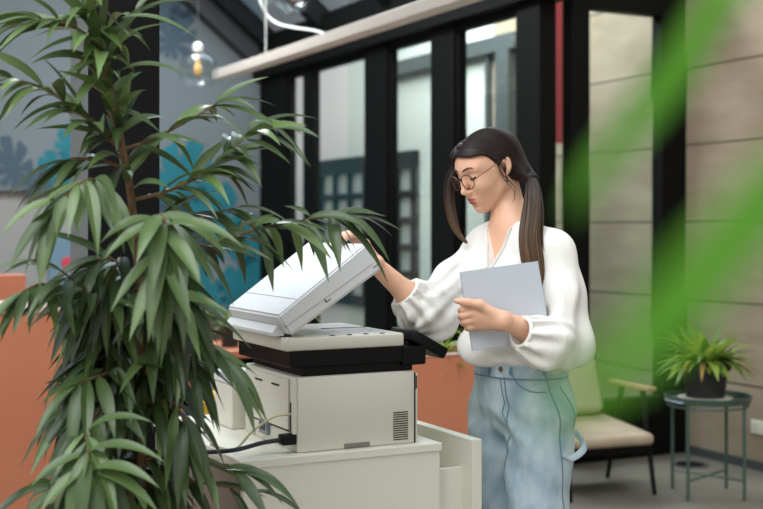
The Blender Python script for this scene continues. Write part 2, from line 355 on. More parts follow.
# ------------------------------------------------------------------ linear pendant lamp and globe bulbs
L0 = (2.994, 8.519, 2.5)
lp = thing('linear_pendant_lamp', 'long white linear pendant lamp hung parallel to the window front', 'lamp', RW(*L0), TH)
MB().box((-.045, -6.0, -.035), (.045, 0, .035), .006).build('housing', M['lampwhite'], lp)
MB().box((-.035, -5.95, -.038), (.035, -.05, -.035)).build('diffuser', mat('diffuser', rgb(232, 230, 224), .5), lp)
for q in (-.95, -3.2, -5.2):
    MB().tube([(0, q, .035), (0, q, roof_z(L0[0])-L0[2]-.06)], .004, 6).build('suspension_wire', M['cable_white'], lp)
def globe(px, py, Y, label, R=.135):
    c = W(px, py, Y); q = -ST*c.x+CT*c.y; p = CT*c.x+ST*c.y
    t = thing('globe_pendant_lamp', label, 'lamp', c, TH, 'clear globe pendants')
    MB().lathe([(0.001, -R)]+[(R*math.cos(a), R*math.sin(a)) for a in [math.radians(d) for d in range(-80, 75, 10)]]+[(.035, R*1.0)], 32).build('globe', M['bulbglass'], t, smooth=True)
    MB().lathe([(0, R*.92), (.034, R*.92), (.034, R*1.25), (.012, R*1.4), (0, R*1.4)], 20).build('socket', M['cable_white'], t, smooth=True)
    MB().lathe([(0, -.045), (.02, -.035), (.03, 0), (.022, .035), (.012, .06), (.012, R*.95), (0, R*.95)], 16).build('bulb', M['warmglow'], t, smooth=True)
    return t, c, p
t, c, p = globe(198, 70, 8.3, 'clear glass globe lamp hanging before the grey mural wall')
MB().tube([(0, 0, .18), (0, 0, roof_z(p)-c.z-.05)], .002, 6).build('cord', M['grey_frame'], t)
t, c, p = globe(293, -6, 8.3, 'clear glass globe lamp up by the skylight, its white cord looping to the bar')
e = RW(L0[0], q_at(325, L0[0]), L0[2]+.04)-c
e = Matrix.Rotation(-TH, 3, 'Z') @ e
MB().tube(spline([(0, 0, .18), (-.05, .1, .3), (-.16, .2, .2), (-.2, .1, -.04), Vector((-.12, 0.02, -.2)), e*.7+Vector((0, 0, -.06)), e], 6), .008, 8).build('cord', M['cable_white'], t, smooth=True)
MB().tube([(0, 0, .18), (0, 0, roof_z(p)-c.z-.05)], .005, 6).build('suspension_wire', M['cable_white'], t)
# ------------------------------------------------------------------ terracotta counter on the left, orange table with pots
co = thing('terracotta_counter', 'tall terracotta counter with a pale rim, left of the black column', 'counter', RW(-.6, 5.03, 0), TH)
MB().box((0, 0, 0), (2.28, .45, 1.05), .004).build('body', M['terra'], co)
MB().box((-.01, -.012, 1.05), (2.29, .46, 1.075), .004).build('rim', M['rim'], co)
hb = thing('terracotta_divider', 'terracotta divider panel standing behind the tall counter at far left', 'divider', RW(p_at(-60, 6.0), 6.0, 0), TH)
MB().box((0, 0, 0), (p_at(26, 6.0)-p_at(-60, 6.0), .12, z_at(275, depth(p_at(0, 6), 6))), .004).build('panel', M['terra'], hb)
MB().box((-.01, -.03, 0), (p_at(26, 6.0)-p_at(-60, 6.0)+.01, .15, .06)).build('foot', M['frame'], hb)
ot = thing('orange_table', 'orange topped table behind the printer with plant pots on it', 'table', RW(1.75, 6.0, 0), TH)
MB().box((0, 0, .71), (1.2, 1.25, .75), .005).build('top', M['terra'], ot)
MB().box((.03, .03, .63), (1.17, 1.22, .71)).build('apron', M['frame'], ot)
for x in (.05, 1.1):
    for y in (.05, 1.15): MB().box((x, y, 0), (x+.05, y+.05, .63)).build('leg', M['frame'], ot)
def small_pot(px, py, Y, r, h, label, seed, m=None):
    c = W(px, py, Y); t = thing('potted_plant', label, 'plant', (c.x, c.y, .75), TH)
    MB().lathe([(0, 0), (r*.8, 0), (r, h), (r*.9, h), (r*.88, h-.01), (0, h-.01)], 20).build('pot', m or M['grey_frame'], t, smooth=True)
    leaf_rosette(26, .13, .03, seed, (0, 0, h-.01), .25).build('foliage', MLEAF, t, smooth=True)
    return t
# ================================================================== leaves
def leaf_mat(name, c1, c2, rough=.38, trans=.25, spec=.5):
    m = bpy.data.materials.new(name); m.use_nodes = True; nt = m.node_tree; b = nt.nodes['Principled BSDF']; out = nt.nodes['Material Output']
    at = nt.nodes.new('ShaderNodeAttribute'); at.attribute_name = 'tint'
    r = nt.nodes.new('ShaderNodeValToRGB'); r.color_ramp.elements[0].color = c1; r.color_ramp.elements[1].color = c2
    nt.links.new(at.outputs['Fac'], r.inputs[0]); nt.links.new(r.outputs[0], b.inputs['Base Color'])
    b.inputs['Roughness'].default_value = rough; b.inputs['Specular IOR Level'].default_value = spec
    tr = nt.nodes.new('ShaderNodeBsdfTranslucent'); hs = nt.nodes.new('ShaderNodeHueSaturation'); hs.inputs['Value'].default_value = 1.8; hs.inputs['Hue'].default_value = .48
    nt.links.new(r.outputs[0], hs.inputs['Color']); nt.links.new(hs.outputs[0], tr.inputs[0])
    mx = nt.nodes.new('ShaderNodeMixShader'); mx.inputs[0].default_value = trans
    nt.links.new(b.outputs[0], mx.inputs[1]); nt.links.new(tr.outputs[0], mx.inputs[2]); nt.links.new(mx.outputs[0], out.inputs[0]); return m
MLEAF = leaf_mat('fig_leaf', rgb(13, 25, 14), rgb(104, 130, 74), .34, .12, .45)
MLEAF2 = leaf_mat('bright_leaf', rgb(50, 90, 32), rgb(156, 178, 70), .45, .3)
MLEAF3 = leaf_mat('near_leaf', rgb(62, 128, 22), rgb(96, 168, 40), .5, .35, .3)
def leaf(b, base, d, up, L, wd, droop, tint, fold=.25, n=9, curl=0.0, petiole=.015):
    """one lanceolate leaf: midrib curve from base along d bending to gravity; two half blades folded on the midrib"""
    lay = b.bm.verts.layers.float.get('tint') or b.bm.verts.layers.float.new('tint')
    d = Vector(d).normalized(); p = Vector(base); rows = []
    side = d.cross(Vector(up)); side = side.normalized() if side.length > 1e-4 else d.orthogonal().normalized()
    st = L/n
    for i in range(n+1):
        t = i/n
        wv = wd*(math.sin(math.pi*min(1, (t*.97+.02))**.72))**1.15 if t < 1 else 0.0
        nrm = side.cross(d).normalized()
        a = p+side*wv/2+nrm*wv*fold; c = p-side*wv/2+nrm*wv*fold
        if i in (n,): rows.append([b.bm.verts.new(p)])
        else: rows.append([b.bm.verts.new(a), b.bm.verts.new(p), b.bm.verts.new(c)])
        for k, v in enumerate(rows[-1]): v[lay] = min(1, tint+(.16 if (k == 1 and len(rows[-1]) == 3) else 0))
        d = (d+Vector((0, 0, -1))*droop*st*(1.2-.5*t)+nrm*curl*st).normalized()
        side = (side-d*side.dot(d)).normalized()
        p = p+d*st
    for i in range(n):
        A, B = rows[i], rows[i+1]
        if len(B) == 3:
            b.bm.faces.new((A[0], A[1], B[1], B[0])); b.bm.faces.new((A[1], A[2], B[2], B[1]))
        else:
            b.bm.faces.new((A[0], A[1], B[0])); b.bm.faces.new((A[1], A[2], B[0]))
def leaf_rosette(n, L, wd, seed, o=(0, 0, 0), spread=.5, zmin=.15, droop=7):
    rnd = random.Random(seed); b = MB()
    for i in range(n):
        a = i*2.399+rnd.random()*.5; e = zmin+(1.35-zmin)*(i/n)+rnd.uniform(-.1, .1)
        d = (math.cos(a)*math.cos(e), math.sin(a)*math.cos(e), math.sin(e))
        r = .03*rnd.random()
        leaf(b, Vector(o)+Vector((math.cos(a)*r, math.sin(a)*r, 0)), d, (0, 0, 1), L*rnd.uniform(.7, 1.1), wd*rnd.uniform(.8, 1.2), droop*rnd.uniform(.6, 1.3), rnd.random(), .12, 8)
    return b
small_pot(212, 326, 7.0, .06, .12, 'small grey pot with a plant on the orange table, left one', 3)
small_pot(230, 330, 6.6, .055, .1, 'small dark pot with a plant on the orange table beside the scanner lid', 5, M['pot'])
# ================================================================== terracotta planter behind the person
pl = thing('terracotta_planter', 'long terracotta planter box behind the person, filled with green plants', 'planter', RW(1.95, 4.39, 0), TH)
m = MB(); Hh = .863
m.box((0, 0, 0), (1.05, .02, Hh)).box((0, .34, 0), (1.05, .36, Hh)).box((0, .02, 0), (.02, .34, Hh)).box((1.03, .02, 0), (1.05, .34, Hh)).box((.02, .02, 0), (1.03, .34, .03))
m.build('body', M['terra'], pl)
MB().box((-.004, -.004, Hh), (1.054, .024, Hh+.008)).box((-.004, .336, Hh), (1.054, .364, Hh+.008)).box((-.004, .024, Hh), (.024, .336, Hh+.008)).box((1.026, .024, Hh), (1.054, .336, Hh+.008)).build('rim', M['rim'], pl)
MB().box((.02, .02, .03), (1.03, .34, Hh-.03)).build('soil', M['soil'], pl)
for i, (x, y, L, lab, sd) in enumerate(((.10, .17, .14, 'leafy green plant in the planter, nearest the raised lid', 1), (.38, .16, .15, 'yellow green plant in the planter beside the control panel', 2), (.62, .15, .19, 'bushy bright green plant in the planter by her white sleeve', 4), (.86, .18, .16, 'green plant in the planter hidden mostly behind the person', 6))):
    t = thing('planter_plant', lab, 'plant', RW(1.95, 4.39, 0)+RW(x, y, Hh-.03), TH)
    leaf_rosette(46, L, .03, sd, (0, 0, 0), .4, .2, 6).build('foliage', MLEAF2, t, smooth=True)
    MB().tube([(0, 0, -.005), (0, 0, .05)], .008).build('stem', M['bark'], t)
    if i == 0:
        MB().tube(spline([(0, 0, 0), (.02, -.02, .1), (-.05, -.05, .2), (-.12, -.06, .26)]), .0035, 6).build('flower_stalk', mat('stalk', rgb(110, 130, 70), .6), t, smooth=True)
        b = MB()
        for a in (-.6, 0.2, 1.1, 2.4): leaf(b, (-.12, -.06, .26), (-math.cos(a), -.2, math.sin(a)), (0, 1, 0), .055, .02, 3, .9, .1, 6)
        b.build('flower', leaf_mat('petal', rgb(190, 180, 70), rgb(230, 210, 120), .6), t, smooth=True)
# ================================================================== side table with plant
TC = Vector((1.70, 6.36, 0)); tr, th = .225, .5
st = thing('side_table', 'round green metal tray side table in front of the stone wall', 'table', TC, TH+.35)
MB().lathe([(0, th-.012), (tr-.01, th-.012), (tr, th+.02), (tr-.006, th+.022), (tr-.014, th-.004), (0, th-.004)], 48).build('tray_top', M['tablegreen'], st, smooth=True)
for a in range(4):
    ca, sa = math.cos(a*math.pi/2), math.sin(a*math.pi/2)
    MB().tube([(ca*.205, sa*.205, 0), (ca*.205, sa*.205, th-.012)], .009, 8).build('leg', M['tablegreen'], st, smooth=True)
MB().tube([(math.cos(a)*.205, math.sin(a)*.205, th-.03) for a in [i*math.pi/16 for i in range(33)]], .006, 6).build('hoop', M['tablegreen'], st, smooth=True)
MB().tube([(-.205, 0, .1), (.205, 0, .1)], .006, 6).build('brace', M['tablegreen'], st); MB().tube([(0, -.205, .1), (0, .205, .1)], .006, 6).build('brace', M['tablegreen'], st)
pc = W(705, 402, 6.36); pc.z = th-.004
pp = thing('potted_plant', 'bushy yellow-green plant in a black pot on the green side table', 'plant', (pc.x, pc.y, th-.003), 0)
MB().lathe([(0, .012), (.098, .012), (.118, .155), (.132, .157), (.136, .208), (.124, .208), (.12, .165), (0, .165)], 40).build('pot', M['pot'], pp, smooth=True)
MB().lathe([(0, 0), (.125, 0), (.14, .012), (.1, .013), (0, .013)], 32).build('saucer', M['white_lam'], pp, smooth=True)
MB().lathe([(0, .165), (.12, .165), (.11, .19), (0, .195)], 24).build('soil', M['soil'], pp, smooth=True)
MWITH = leaf_mat('withered', rgb(128, 100, 48), rgb(168, 138, 70), .6)
b = MB(); rnd = random.Random(8)
for i in range(105):
    a = i*2.399; e = rnd.uniform(.15, 1.4); r = rnd.uniform(.01, .09); L = rnd.uniform(.18, .27)
    leaf(b, (math.cos(a)*r, math.sin(a)*r, .19), (math.cos(a)*math.cos(e), math.sin(a)*math.cos(e), math.sin(e)), (0, 0, 1), L, rnd.uniform(.036, .056), rnd.uniform(3, 7), rnd.random()*.8, .12, 9)
b.build('foliage', MLEAF2, pp, smooth=True)
b = MB()
for a, L in ((-1.9, .22), (-.35, .25), (3.9, .23)):
    b = MB(); leaf(b, (math.cos(a)*.09, math.sin(a)*.09, .2), (math.cos(a), math.sin(a), .4), (0, 0, 1), L*.85, .026, 9, .8, .1, 9)
    b.build('withered_leaf', MWITH, pp, smooth=True)['label'] = 'yellowed drooping leaf'
mg = thing('magazine', 'colourful magazine lying on the green tray beside the pot', 'magazine', (TC.x-.155, TC.y-.07, th-.0035), .3)
MB().box((-.05, -.07, 0), (.05, .08, .006)).build('pages', M['paper'], mg)
MB().box((-.05, -.07, .006), (.0, .08, .0075)).build('blue_cover', M['blue'], mg); MB().box((.0, -.07, .006), (.05, .08, .0075)).build('red_cover', M['red'], mg)
# ================================================================== low armchair
ch = thing('armchair', 'low black framed armchair with beige seat and cushion by the glass door', 'chair', RW(3.93, 5.3, 0), TH-.1)
hw = .25
for s in (-1, 1):
    MB().tube([(s*hw, -.26, 0), (s*(hw-.01), -.16, .535)], [.012, .016], 8).build('leg', M['black'], ch, smooth=True)
    MB().tube([(s*hw, .2, 0), (s*(hw-.01), .04, .535)], [.012, .016], 8).build('leg', M['black'], ch, smooth=True)
    MB().box((s*hw-.028, -.24, .535), (s*hw+.028, .16, .56), .008).build('armrest', M['wood'], ch)
MB().box((-hw, -.24, .22), (hw, .22, .29), .01).build('seat_frame', M['black'], ch)
Sm = Matrix.Translation((0, 0, .32)) @ Matrix.Rotation(math.radians(5), 4, 'X')
MB().box((-hw+.02, -.3, -.03), (hw-.02, .24, .03), .025, 4, Sm).build('seat', M['beige'], ch, smooth=True)
Bm = Matrix.Translation((0, .2, .34)) @ Matrix.Rotation(math.radians(-16), 4, 'X')
MB().box((-hw+.01, .0, 0), (hw-.01, .03, .36), .012, 3, Bm).build('backrest', M['black'], ch, smooth=True)
cu = MB().box((-.25, -.1, .02), (.19, -.005, .335), .045, 5, Bm).build('back_cushion', mat('cushion', rgb(186, 172, 150), .9, bump=(300, .15)), ch, smooth=True)
# ================================================================== cabinet and printer (cabinet axes: x along the front, y away)
C0 = RW(1.090, 2.933, 0); CH = .80
cb = thing('office_cabinet', 'white cabinet the printer stands on, with a lower shelf at right', 'cabinet', C0, TH)
MB().box((0, 0, CH-.022), (.593, .78, CH), .002).build('top', M['white_lam'], cb)
MB().box((.012, .006, 0), (.588, .774, CH-.022)).build('body', M['white_lam'], cb)
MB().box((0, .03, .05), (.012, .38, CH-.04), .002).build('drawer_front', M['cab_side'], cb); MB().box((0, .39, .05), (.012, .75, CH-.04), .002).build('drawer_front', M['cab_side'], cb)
MB().box((.588, .05, 0), (.69, .74, .018)).box((.588, .05, 0), (.69, .068, .715)).box((.588, .068, .64), (.69, .74, .66)).build('side_shelf', M['white_lam'], cb)
MB().box((.69, .0, 0), (.722, .78, CH), .002).build('end_panel', M['white_lam'], cb)
# white carton-like device behind the printer
bq = Matrix.Translation((0, 0, 0))
wb = thing('white_box', 'small white lidded box on the cabinet behind the printer', 'box', C0+RW(.145, .465, CH), TH)
MB().box((0, 0, 0), (.19, .15, .13), .006).build('body', M['prn'], wb)
MB().box((-.003, -.003, .13), (.193, .153, .165), .008).build('lid', M['prn_lid'], wb)
tb = thing('storage_tray', 'yellow and blue stacked trays behind the white cabinet', 'tray', RW(p_at(203, 4.35), 4.35, 0), TH)
zz = z_at(440, depth(p_at(203, 4.35), 4.35))
MB().box((0, 0, 0), (.3, .3, zz), .004).build('stand', M['terra'], tb)
MB().box((0.0, 0, zz), (.3, .3, zz+.07), .004).build('blue_tray', M['blue'], tb); MB().box((.0, 0, zz+.072), (.3, .3, zz+.14), .004).build('yellow_tray', M['yellow'], tb)

M['recess_grey'] = mat('recess_grey', rgb(120, 120, 116), .7)
PR = thing('laser_printer', 'white and black multifunction printer with its scanner lid raised', 'printer', C0+RW(.172, .033, CH), TH)
PL, PW = .353, .39            # length along the front, width away
def pb(a, b, name, m, bev=.004, par=None, lab=None):
    o = MB().box(a, b, bev).build(name, m, par or PR, smooth=bev > 0)
    if lab: o['label'] = lab
    return o
bd = pb((0, 0, 0), (PL, PW, .2), 'body', M['prn'], .006)
pb((PL, .0, 0), (PL+.010, PW, .195), 'front_door', M['prn'], .005)
MB().box((PL-.001, -.0015, .002), (PL+.001, .01, .195)).build('door_seam', M['slot'], bd)
for k in range(13):
    z = .012+k*.0062; MB().box((PL-.068, -.0012, z), (PL-.022, .004, z+.0028)).build('vent_slot', M['slot'], bd)
MB().box((.135, -.0012, .002), (.215, .01, .016), .003).build('grip_recess', mat('recess', rgb(120, 118, 110), .7), bd)
MB().box((PL+.003, -.0012, .15), (PL+.006, .004, .185)).build('latch', M['slot'], bd)
# back face with duplex door, ports and vents
bp = MB().box((-.006, .05, .055), (0, PW-.03, .19), .002).build('rear_door', M['prn'], PR)
for y in (.11, .235): MB().box((-.0075, y, .165), (-.004, y+.055, .17)).build('handle_slot', M['slot'], bp)
for k in range(9): MB().box((-.0012, PW-.028, .1+k*.008), (.003, PW-.006, .104+k*.008)).build('vent_slot', M['slot'], bd)
MB().box((-.003, .05, .05), (.001, PW-.03, .053)).build('door_seam', M['slot'], bd)
MB().box((-.004, .012, .035), (.002, .042, .13), .002).build('port_panel', M['prn_dark'], PR)
MB().box((-.012, .0, .05), (.0, .014, .2), .003).build('corner_trim', M['prn'], PR)
usb = MB().box((-.012, .19, .02), (.002, .25, .06), .003).build('usb_port', mat('port_grey', rgb(120, 128, 138), .5), PR)
MB().box((-.0135, .2, .032), (-.01, .24, .052)).build('port_opening', M['navycable'], usb)
MB().box((-.04, .004, .022), (.002, .04, .05), .005).build('power_plug', M['black'], PR)
MB().tube(spline([(-.04, .022, .036), (-.09, .03, .03), (-.17, .02, .02), (-.24, .1, .008), (-.28, .2, .008)]), .006, 8).build('power_cable', M['navycable'], PR, smooth=True)
MB().tube(spline([(-.004, .03, .1), (-.05, .04, .095), (-.1, .06, .06), (-.13, .08, .02), (-.15, .1, .006), (-.17, .2, .006)]), .0035, 8).build('data_cable', M['ivory'], PR, smooth=True)
# black middle section
MB().box((.02, .012, .2), (PL-.0, PW-.012, .245), .004).build('middle_section', M['prn_dark'], PR)
MB().box((-.02, .0, .225), (PL-.03, PW, .272), .004).build('upper_section', M['prn_dark'], PR)
MB().box((PL-.04, -.004, .216), (PL+.034, .34, .268), .005).build('front_block', M['prn_dark'], PR)
# scanner base
sz0, sz1 = .27, .306
MB().box((-.035, -.004, sz0), (PL-.035, PW+.01, sz1), .006).build('scanner_base', M['prn'], PR, smooth=True)
MB().box((.03, .025, sz1), (PL-.06, PW-.02, sz1+.0015)).build('scan_glass', M['scan_glass'], PR)
for k in range(4): MB().box((.1+k*.05, .004, sz1), (.112+k*.05, .012, sz1+.002)).build('rubber_stop', M['slot'], PR)
MB().box((.16, .2, sz1+.0012), (.3, .204, sz1+.003)).build('guide_mark', M['slot'], PR)
# control panel tilted forward
cp = Matrix.Translation((PL-.012, 0, .302)) @ Matrix.Rotation(math.radians(28.5), 4, 'Y')
MB().box((.008, .0, -.016), (.130, .145, .017), .006, 2, cp).build('control_panel', M['black'], PR, smooth=True)
MB().tube([(PL+.022, .03, .262), (PL+.022, .29, .262)], .032, 16).build('panel_hinge', M['black'], PR, smooth=True)
MB().box((.03, .015, .017), (.105, .098, .018), 0, 2, cp).build('display', mat('display', rgb(14, 16, 20), .08), PR)
MB().box((.03, .105, .017), (.105, .138, .0185), .001, 2, cp).build('keypad', mat('keypad', rgb(50, 52, 55), .5), PR)
# raised lid (document feeder)
LA = math.radians(32.5)
LM = Matrix.Translation((-.023, -.006, .311)) @ Matrix.Rotation(-LA, 4, 'Y')
LL, LW, LT = .328, .392, .064
lid = MB().prism([(0, 0.0), (LL, 0), (LL-.006, .084), (.0, LT)], 'y', 0, LW)
for v in lid.bm.verts: v.co = LM @ v.co
bmesh.ops.bevel(lid.bm, geom=lid.bm.edges[:], offset=.006, segments=3, affect='EDGES')
lid = lid.build('lid', M['prn_lid'], PR, smooth=True)
MB().box((.0, -.0009, LT*.42), (LL-.02, .004, LT*.435), 0, 2, LM).build('lid_seam', M['recess_grey'], lid)
MB().box((.135, -.0012, LT*.25), (.15, .004, LT*.28), 0, 2, LM).build('lid_clip', M['slot'], lid)
MB().box((.133, -.0012, LT*.25), (.136, .004, LT*.43), 0, 2, LM).build('lid_clip', M['slot'], lid)
MB().box((.300, -.0012, LT*.25), (.315, .004, LT*.28), 0, 2, LM).build('lid_clip', M['slot'], lid)
MB().box((.07, .01, LT+.003), (.0715, LW-.01, LT+.0052), 0, 2, LM).build('feeder_seam', mat('seam_grey', rgb(120, 124, 128), .6), lid)
MB().box((.012, .012, -.004), (LL-.015, LW-.012, 0), .001, 2, LM).build('lid_pad', M['white_lam'], lid)
fl = MB().hexa([Vector(v) for v in [(-.058, .03, .309), (-.0, .03, .309), (-.0, LW-.0, .309), (-.058, LW, .309), (-.06, .03, .318), (-.044, .03, .336), (-.044, LW, .336), (-.06, LW, .318)]])
fl.build('feeder_flap', M['prn_lid'], PR)
for y in (.03, .33):
    MB().box((-.03, y, .295), (.0, y+.03, .325), .004).build('hinge', M['prn_dark'], PR)
# ================================================================== the big fig at the left
FR = RW(.773, 2.861, 0)
fig = thing('potted_fig', 'tall long-leaved fig plant in front of the black column, its branch reaching over the printer', 'plant', (FR.x, FR.y, 0))
MB().lathe([(0, 0), (.15, 0), (.19, .34), (.2, .36), (.18, .36), (.17, .31), (0, .31)], 36).build('pot', M['pot'], fig, smooth=True)
MB().lathe([(0, .31), (.17, .31), (.12, .33), (0, .335)], 24).build('soil', M['soil'], fig, smooth=True)
def FW(px, py, Y): return W(px, py, Y)-Vector((FR.x, FR.y, 0))
stem = spline([(0, 0, .32), FW(140, 509, 2.86), FW(141, 400, 2.86), FW(140, 300, 2.84), FW(132, 205, 2.83), FW(121, 140, 2.83), FW(108, 85, 2.83), FW(96, 30, 2.84), FW(90, -25, 2.84)], 6)
MB().tube(stem, [.013*(1-.6*i/(len(stem)-1)) for i in range(len(stem))], 8).build('stem', M['bark'], fig, smooth=True)
s2 = spline([(.03, .02, .32), FW(128, 480, 2.93), FW(112, 380, 2.95), FW(92, 320, 2.93), FW(75, 285, 2.9)], 6)
MB().tube(s2, [.010*(1-.5*i/(len(s2)-1)) for i in range(len(s2))], 8).build('stem', M['bark'], fig, smooth=True)
# branches: measured polylines (px, py, depth), number of leaves, leaf length, tint range (low where inner shade is painted in)
BR = [
 ([(140, 262, 2.84), (165, 247, 2.82), (215, 243, 2.86), (262, 228, 2.92), (305, 220, 2.97), (345, 215, 3.02)], 38, .145, (.1, .6), .6),
 ([(132, 200, 2.83), (165, 192, 2.86), (200, 176, 2.88), (222, 158, 2.9), (252, 131, 2.92)], 30, .165, (.2, .75), .4),
 ([(122, 150, 2.83), (150, 140, 2.83), (182, 124, 2.84), (213, 106, 2.86)], 12, .15, (.2, .7), .3),
 ([(121, 150, 2.83), (100, 130, 2.8), (80, 113, 2.78), (43, 88, 2.75), (8, 78, 2.72)], 26, .16, (.15, .65), .5),
 ([(108, 85, 2.83), (100, 50, 2.83), (92, 10, 2.83), (88, -20, 2.83)], 28, .17, (.3, .8), .4),
 ([(101, 45, 2.83), (70, 25, 2.78), (38, 18, 2.75)], 14, .18, (.3, .7), .4),
 ([(104, 70, 2.83), (118, 40, 2.86), (135, 12, 2.9)], 8, .14, (.3, .8), .3),
 ([(136, 240, 2.82), (150, 222, 2.7), (163, 216, 2.62), (166, 240, 2.58), (164, 263, 2.57)], 14, .19, (.25, .65), 1.0),
 ([(132, 215, 2.82), (110, 190, 2.72), (95, 180, 2.65), (80, 183, 2.6), (62, 200, 2.58)], 14, .17, (.3, .7), .9),
 ([(75, 285, 2.9), (58, 288, 2.8), (40, 284, 2.72), (22, 292, 2.68)], 10, .16, (.1, .6), .9),
 ([(120, 330, 2.93), (100, 300, 2.8), (80, 285, 2.75), (60, 270, 2.7)], 12, .16, (.1, .5), .8),
 ([(140, 330, 2.84), (150, 300, 2.78), (172, 290, 2.74), (188, 305, 2.72)], 16, .17, (.0, .45), 1.0),
 ([(141, 380, 2.85), (160, 350, 2.8), (175, 350, 2.76), (188, 362, 2.74)], 8, .17, (.0, .4), 1.0),
 ([(141, 420, 2.86), (165, 400, 2.82), (178, 408, 2.78), (186, 425, 2.76)], 6, .17, (.05, .4), 1.0),
 ([(141, 390, 2.86), (120, 395, 2.78), (100, 410, 2.7), (88, 428, 2.62), (88, 452, 2.55), (92, 472, 2.52)], 20, .18, (.15, .6), .5),
 ([(130, 360, 2.88), (110, 372, 2.8), (92, 378, 2.72), (78, 384, 2.68)], 9, .16, (.1, .5), .5),
 ([(141, 460, 2.86), (170, 455, 2.82), (205, 462, 2.8), (238, 470, 2.78)], 6, .13, (.05, .4), .5),
 ([(141, 500, 2.86), (115, 492, 2.75), (85, 490, 2.66), (55, 486, 2.6)], 9, .18, (.1, .5), .4),
 ([(150, 350, 2.84), (180, 345, 2.78), (210, 348, 2.74), (226, 362, 2.7)], 3, .18, (.15, .45), .8),
 ([(141, 480, 2.86), (180, 480, 2.84), (220, 486, 2.8), (262, 492, 2.78)], 5, .13, (.05, .4), .4),
 ([(141, 340, 2.86), (125, 340, 2.95), (110, 360, 2.98)], 16, .17, (.0, .3), 1.1),
 ([(138, 280, 2.86), (120, 270, 2.95), (98, 285, 2.97)], 16, .17, (.0, .35), 1.1),
 ([(140, 430, 2.86), (125, 430, 2.96), (108, 450, 2.98)], 14, .17, (.0, .3), 1.1),
 ([(138, 270, 2.86), (160, 265, 2.95), (180, 280, 2.97)], 14, .17, (.0, .35), 1.1),
 ([(140, 310, 2.86), (160, 320, 2.95), (185, 330, 2.97)], 14, .17, (.0, .3), 1.1),
 ([(135, 235, 2.84), (165, 215, 2.92), (200, 215, 2.95), (235, 208, 2.97)], 18, .15, (.1, .5), .7),
]
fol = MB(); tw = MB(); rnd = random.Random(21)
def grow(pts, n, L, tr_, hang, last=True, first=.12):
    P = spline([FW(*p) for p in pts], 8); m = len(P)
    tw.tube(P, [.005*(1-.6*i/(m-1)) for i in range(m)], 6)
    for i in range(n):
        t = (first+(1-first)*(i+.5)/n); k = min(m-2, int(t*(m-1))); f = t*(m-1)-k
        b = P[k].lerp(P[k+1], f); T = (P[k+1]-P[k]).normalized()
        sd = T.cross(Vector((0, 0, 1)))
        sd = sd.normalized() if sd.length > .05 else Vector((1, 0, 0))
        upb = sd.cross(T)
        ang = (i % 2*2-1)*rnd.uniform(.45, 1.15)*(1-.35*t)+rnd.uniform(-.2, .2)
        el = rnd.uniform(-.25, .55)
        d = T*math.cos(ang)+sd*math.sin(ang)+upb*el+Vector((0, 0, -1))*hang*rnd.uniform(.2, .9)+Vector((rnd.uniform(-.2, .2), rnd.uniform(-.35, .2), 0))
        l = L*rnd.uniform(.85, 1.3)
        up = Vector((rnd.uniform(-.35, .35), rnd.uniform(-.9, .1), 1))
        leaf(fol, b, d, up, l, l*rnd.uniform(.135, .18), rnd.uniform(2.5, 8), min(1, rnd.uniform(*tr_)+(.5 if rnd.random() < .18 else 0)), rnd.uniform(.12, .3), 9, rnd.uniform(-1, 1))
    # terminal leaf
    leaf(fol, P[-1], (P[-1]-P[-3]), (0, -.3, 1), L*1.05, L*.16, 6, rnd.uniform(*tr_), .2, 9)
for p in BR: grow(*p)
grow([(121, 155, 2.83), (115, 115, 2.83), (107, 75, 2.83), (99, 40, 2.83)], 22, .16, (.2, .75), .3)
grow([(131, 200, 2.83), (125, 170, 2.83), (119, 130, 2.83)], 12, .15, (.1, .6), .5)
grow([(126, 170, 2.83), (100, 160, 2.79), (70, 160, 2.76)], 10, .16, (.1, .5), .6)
# inner mass round the stems, leaf tint darkened for the shade there
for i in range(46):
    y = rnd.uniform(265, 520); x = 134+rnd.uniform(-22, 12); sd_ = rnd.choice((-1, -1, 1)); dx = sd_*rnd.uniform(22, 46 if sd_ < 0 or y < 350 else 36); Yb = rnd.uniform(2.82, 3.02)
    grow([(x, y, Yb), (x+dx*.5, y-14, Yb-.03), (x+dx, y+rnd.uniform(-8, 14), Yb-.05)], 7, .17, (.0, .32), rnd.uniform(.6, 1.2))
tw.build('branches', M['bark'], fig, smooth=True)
fol.build('foliage', MLEAF, fig, smooth=True, fixn=False)
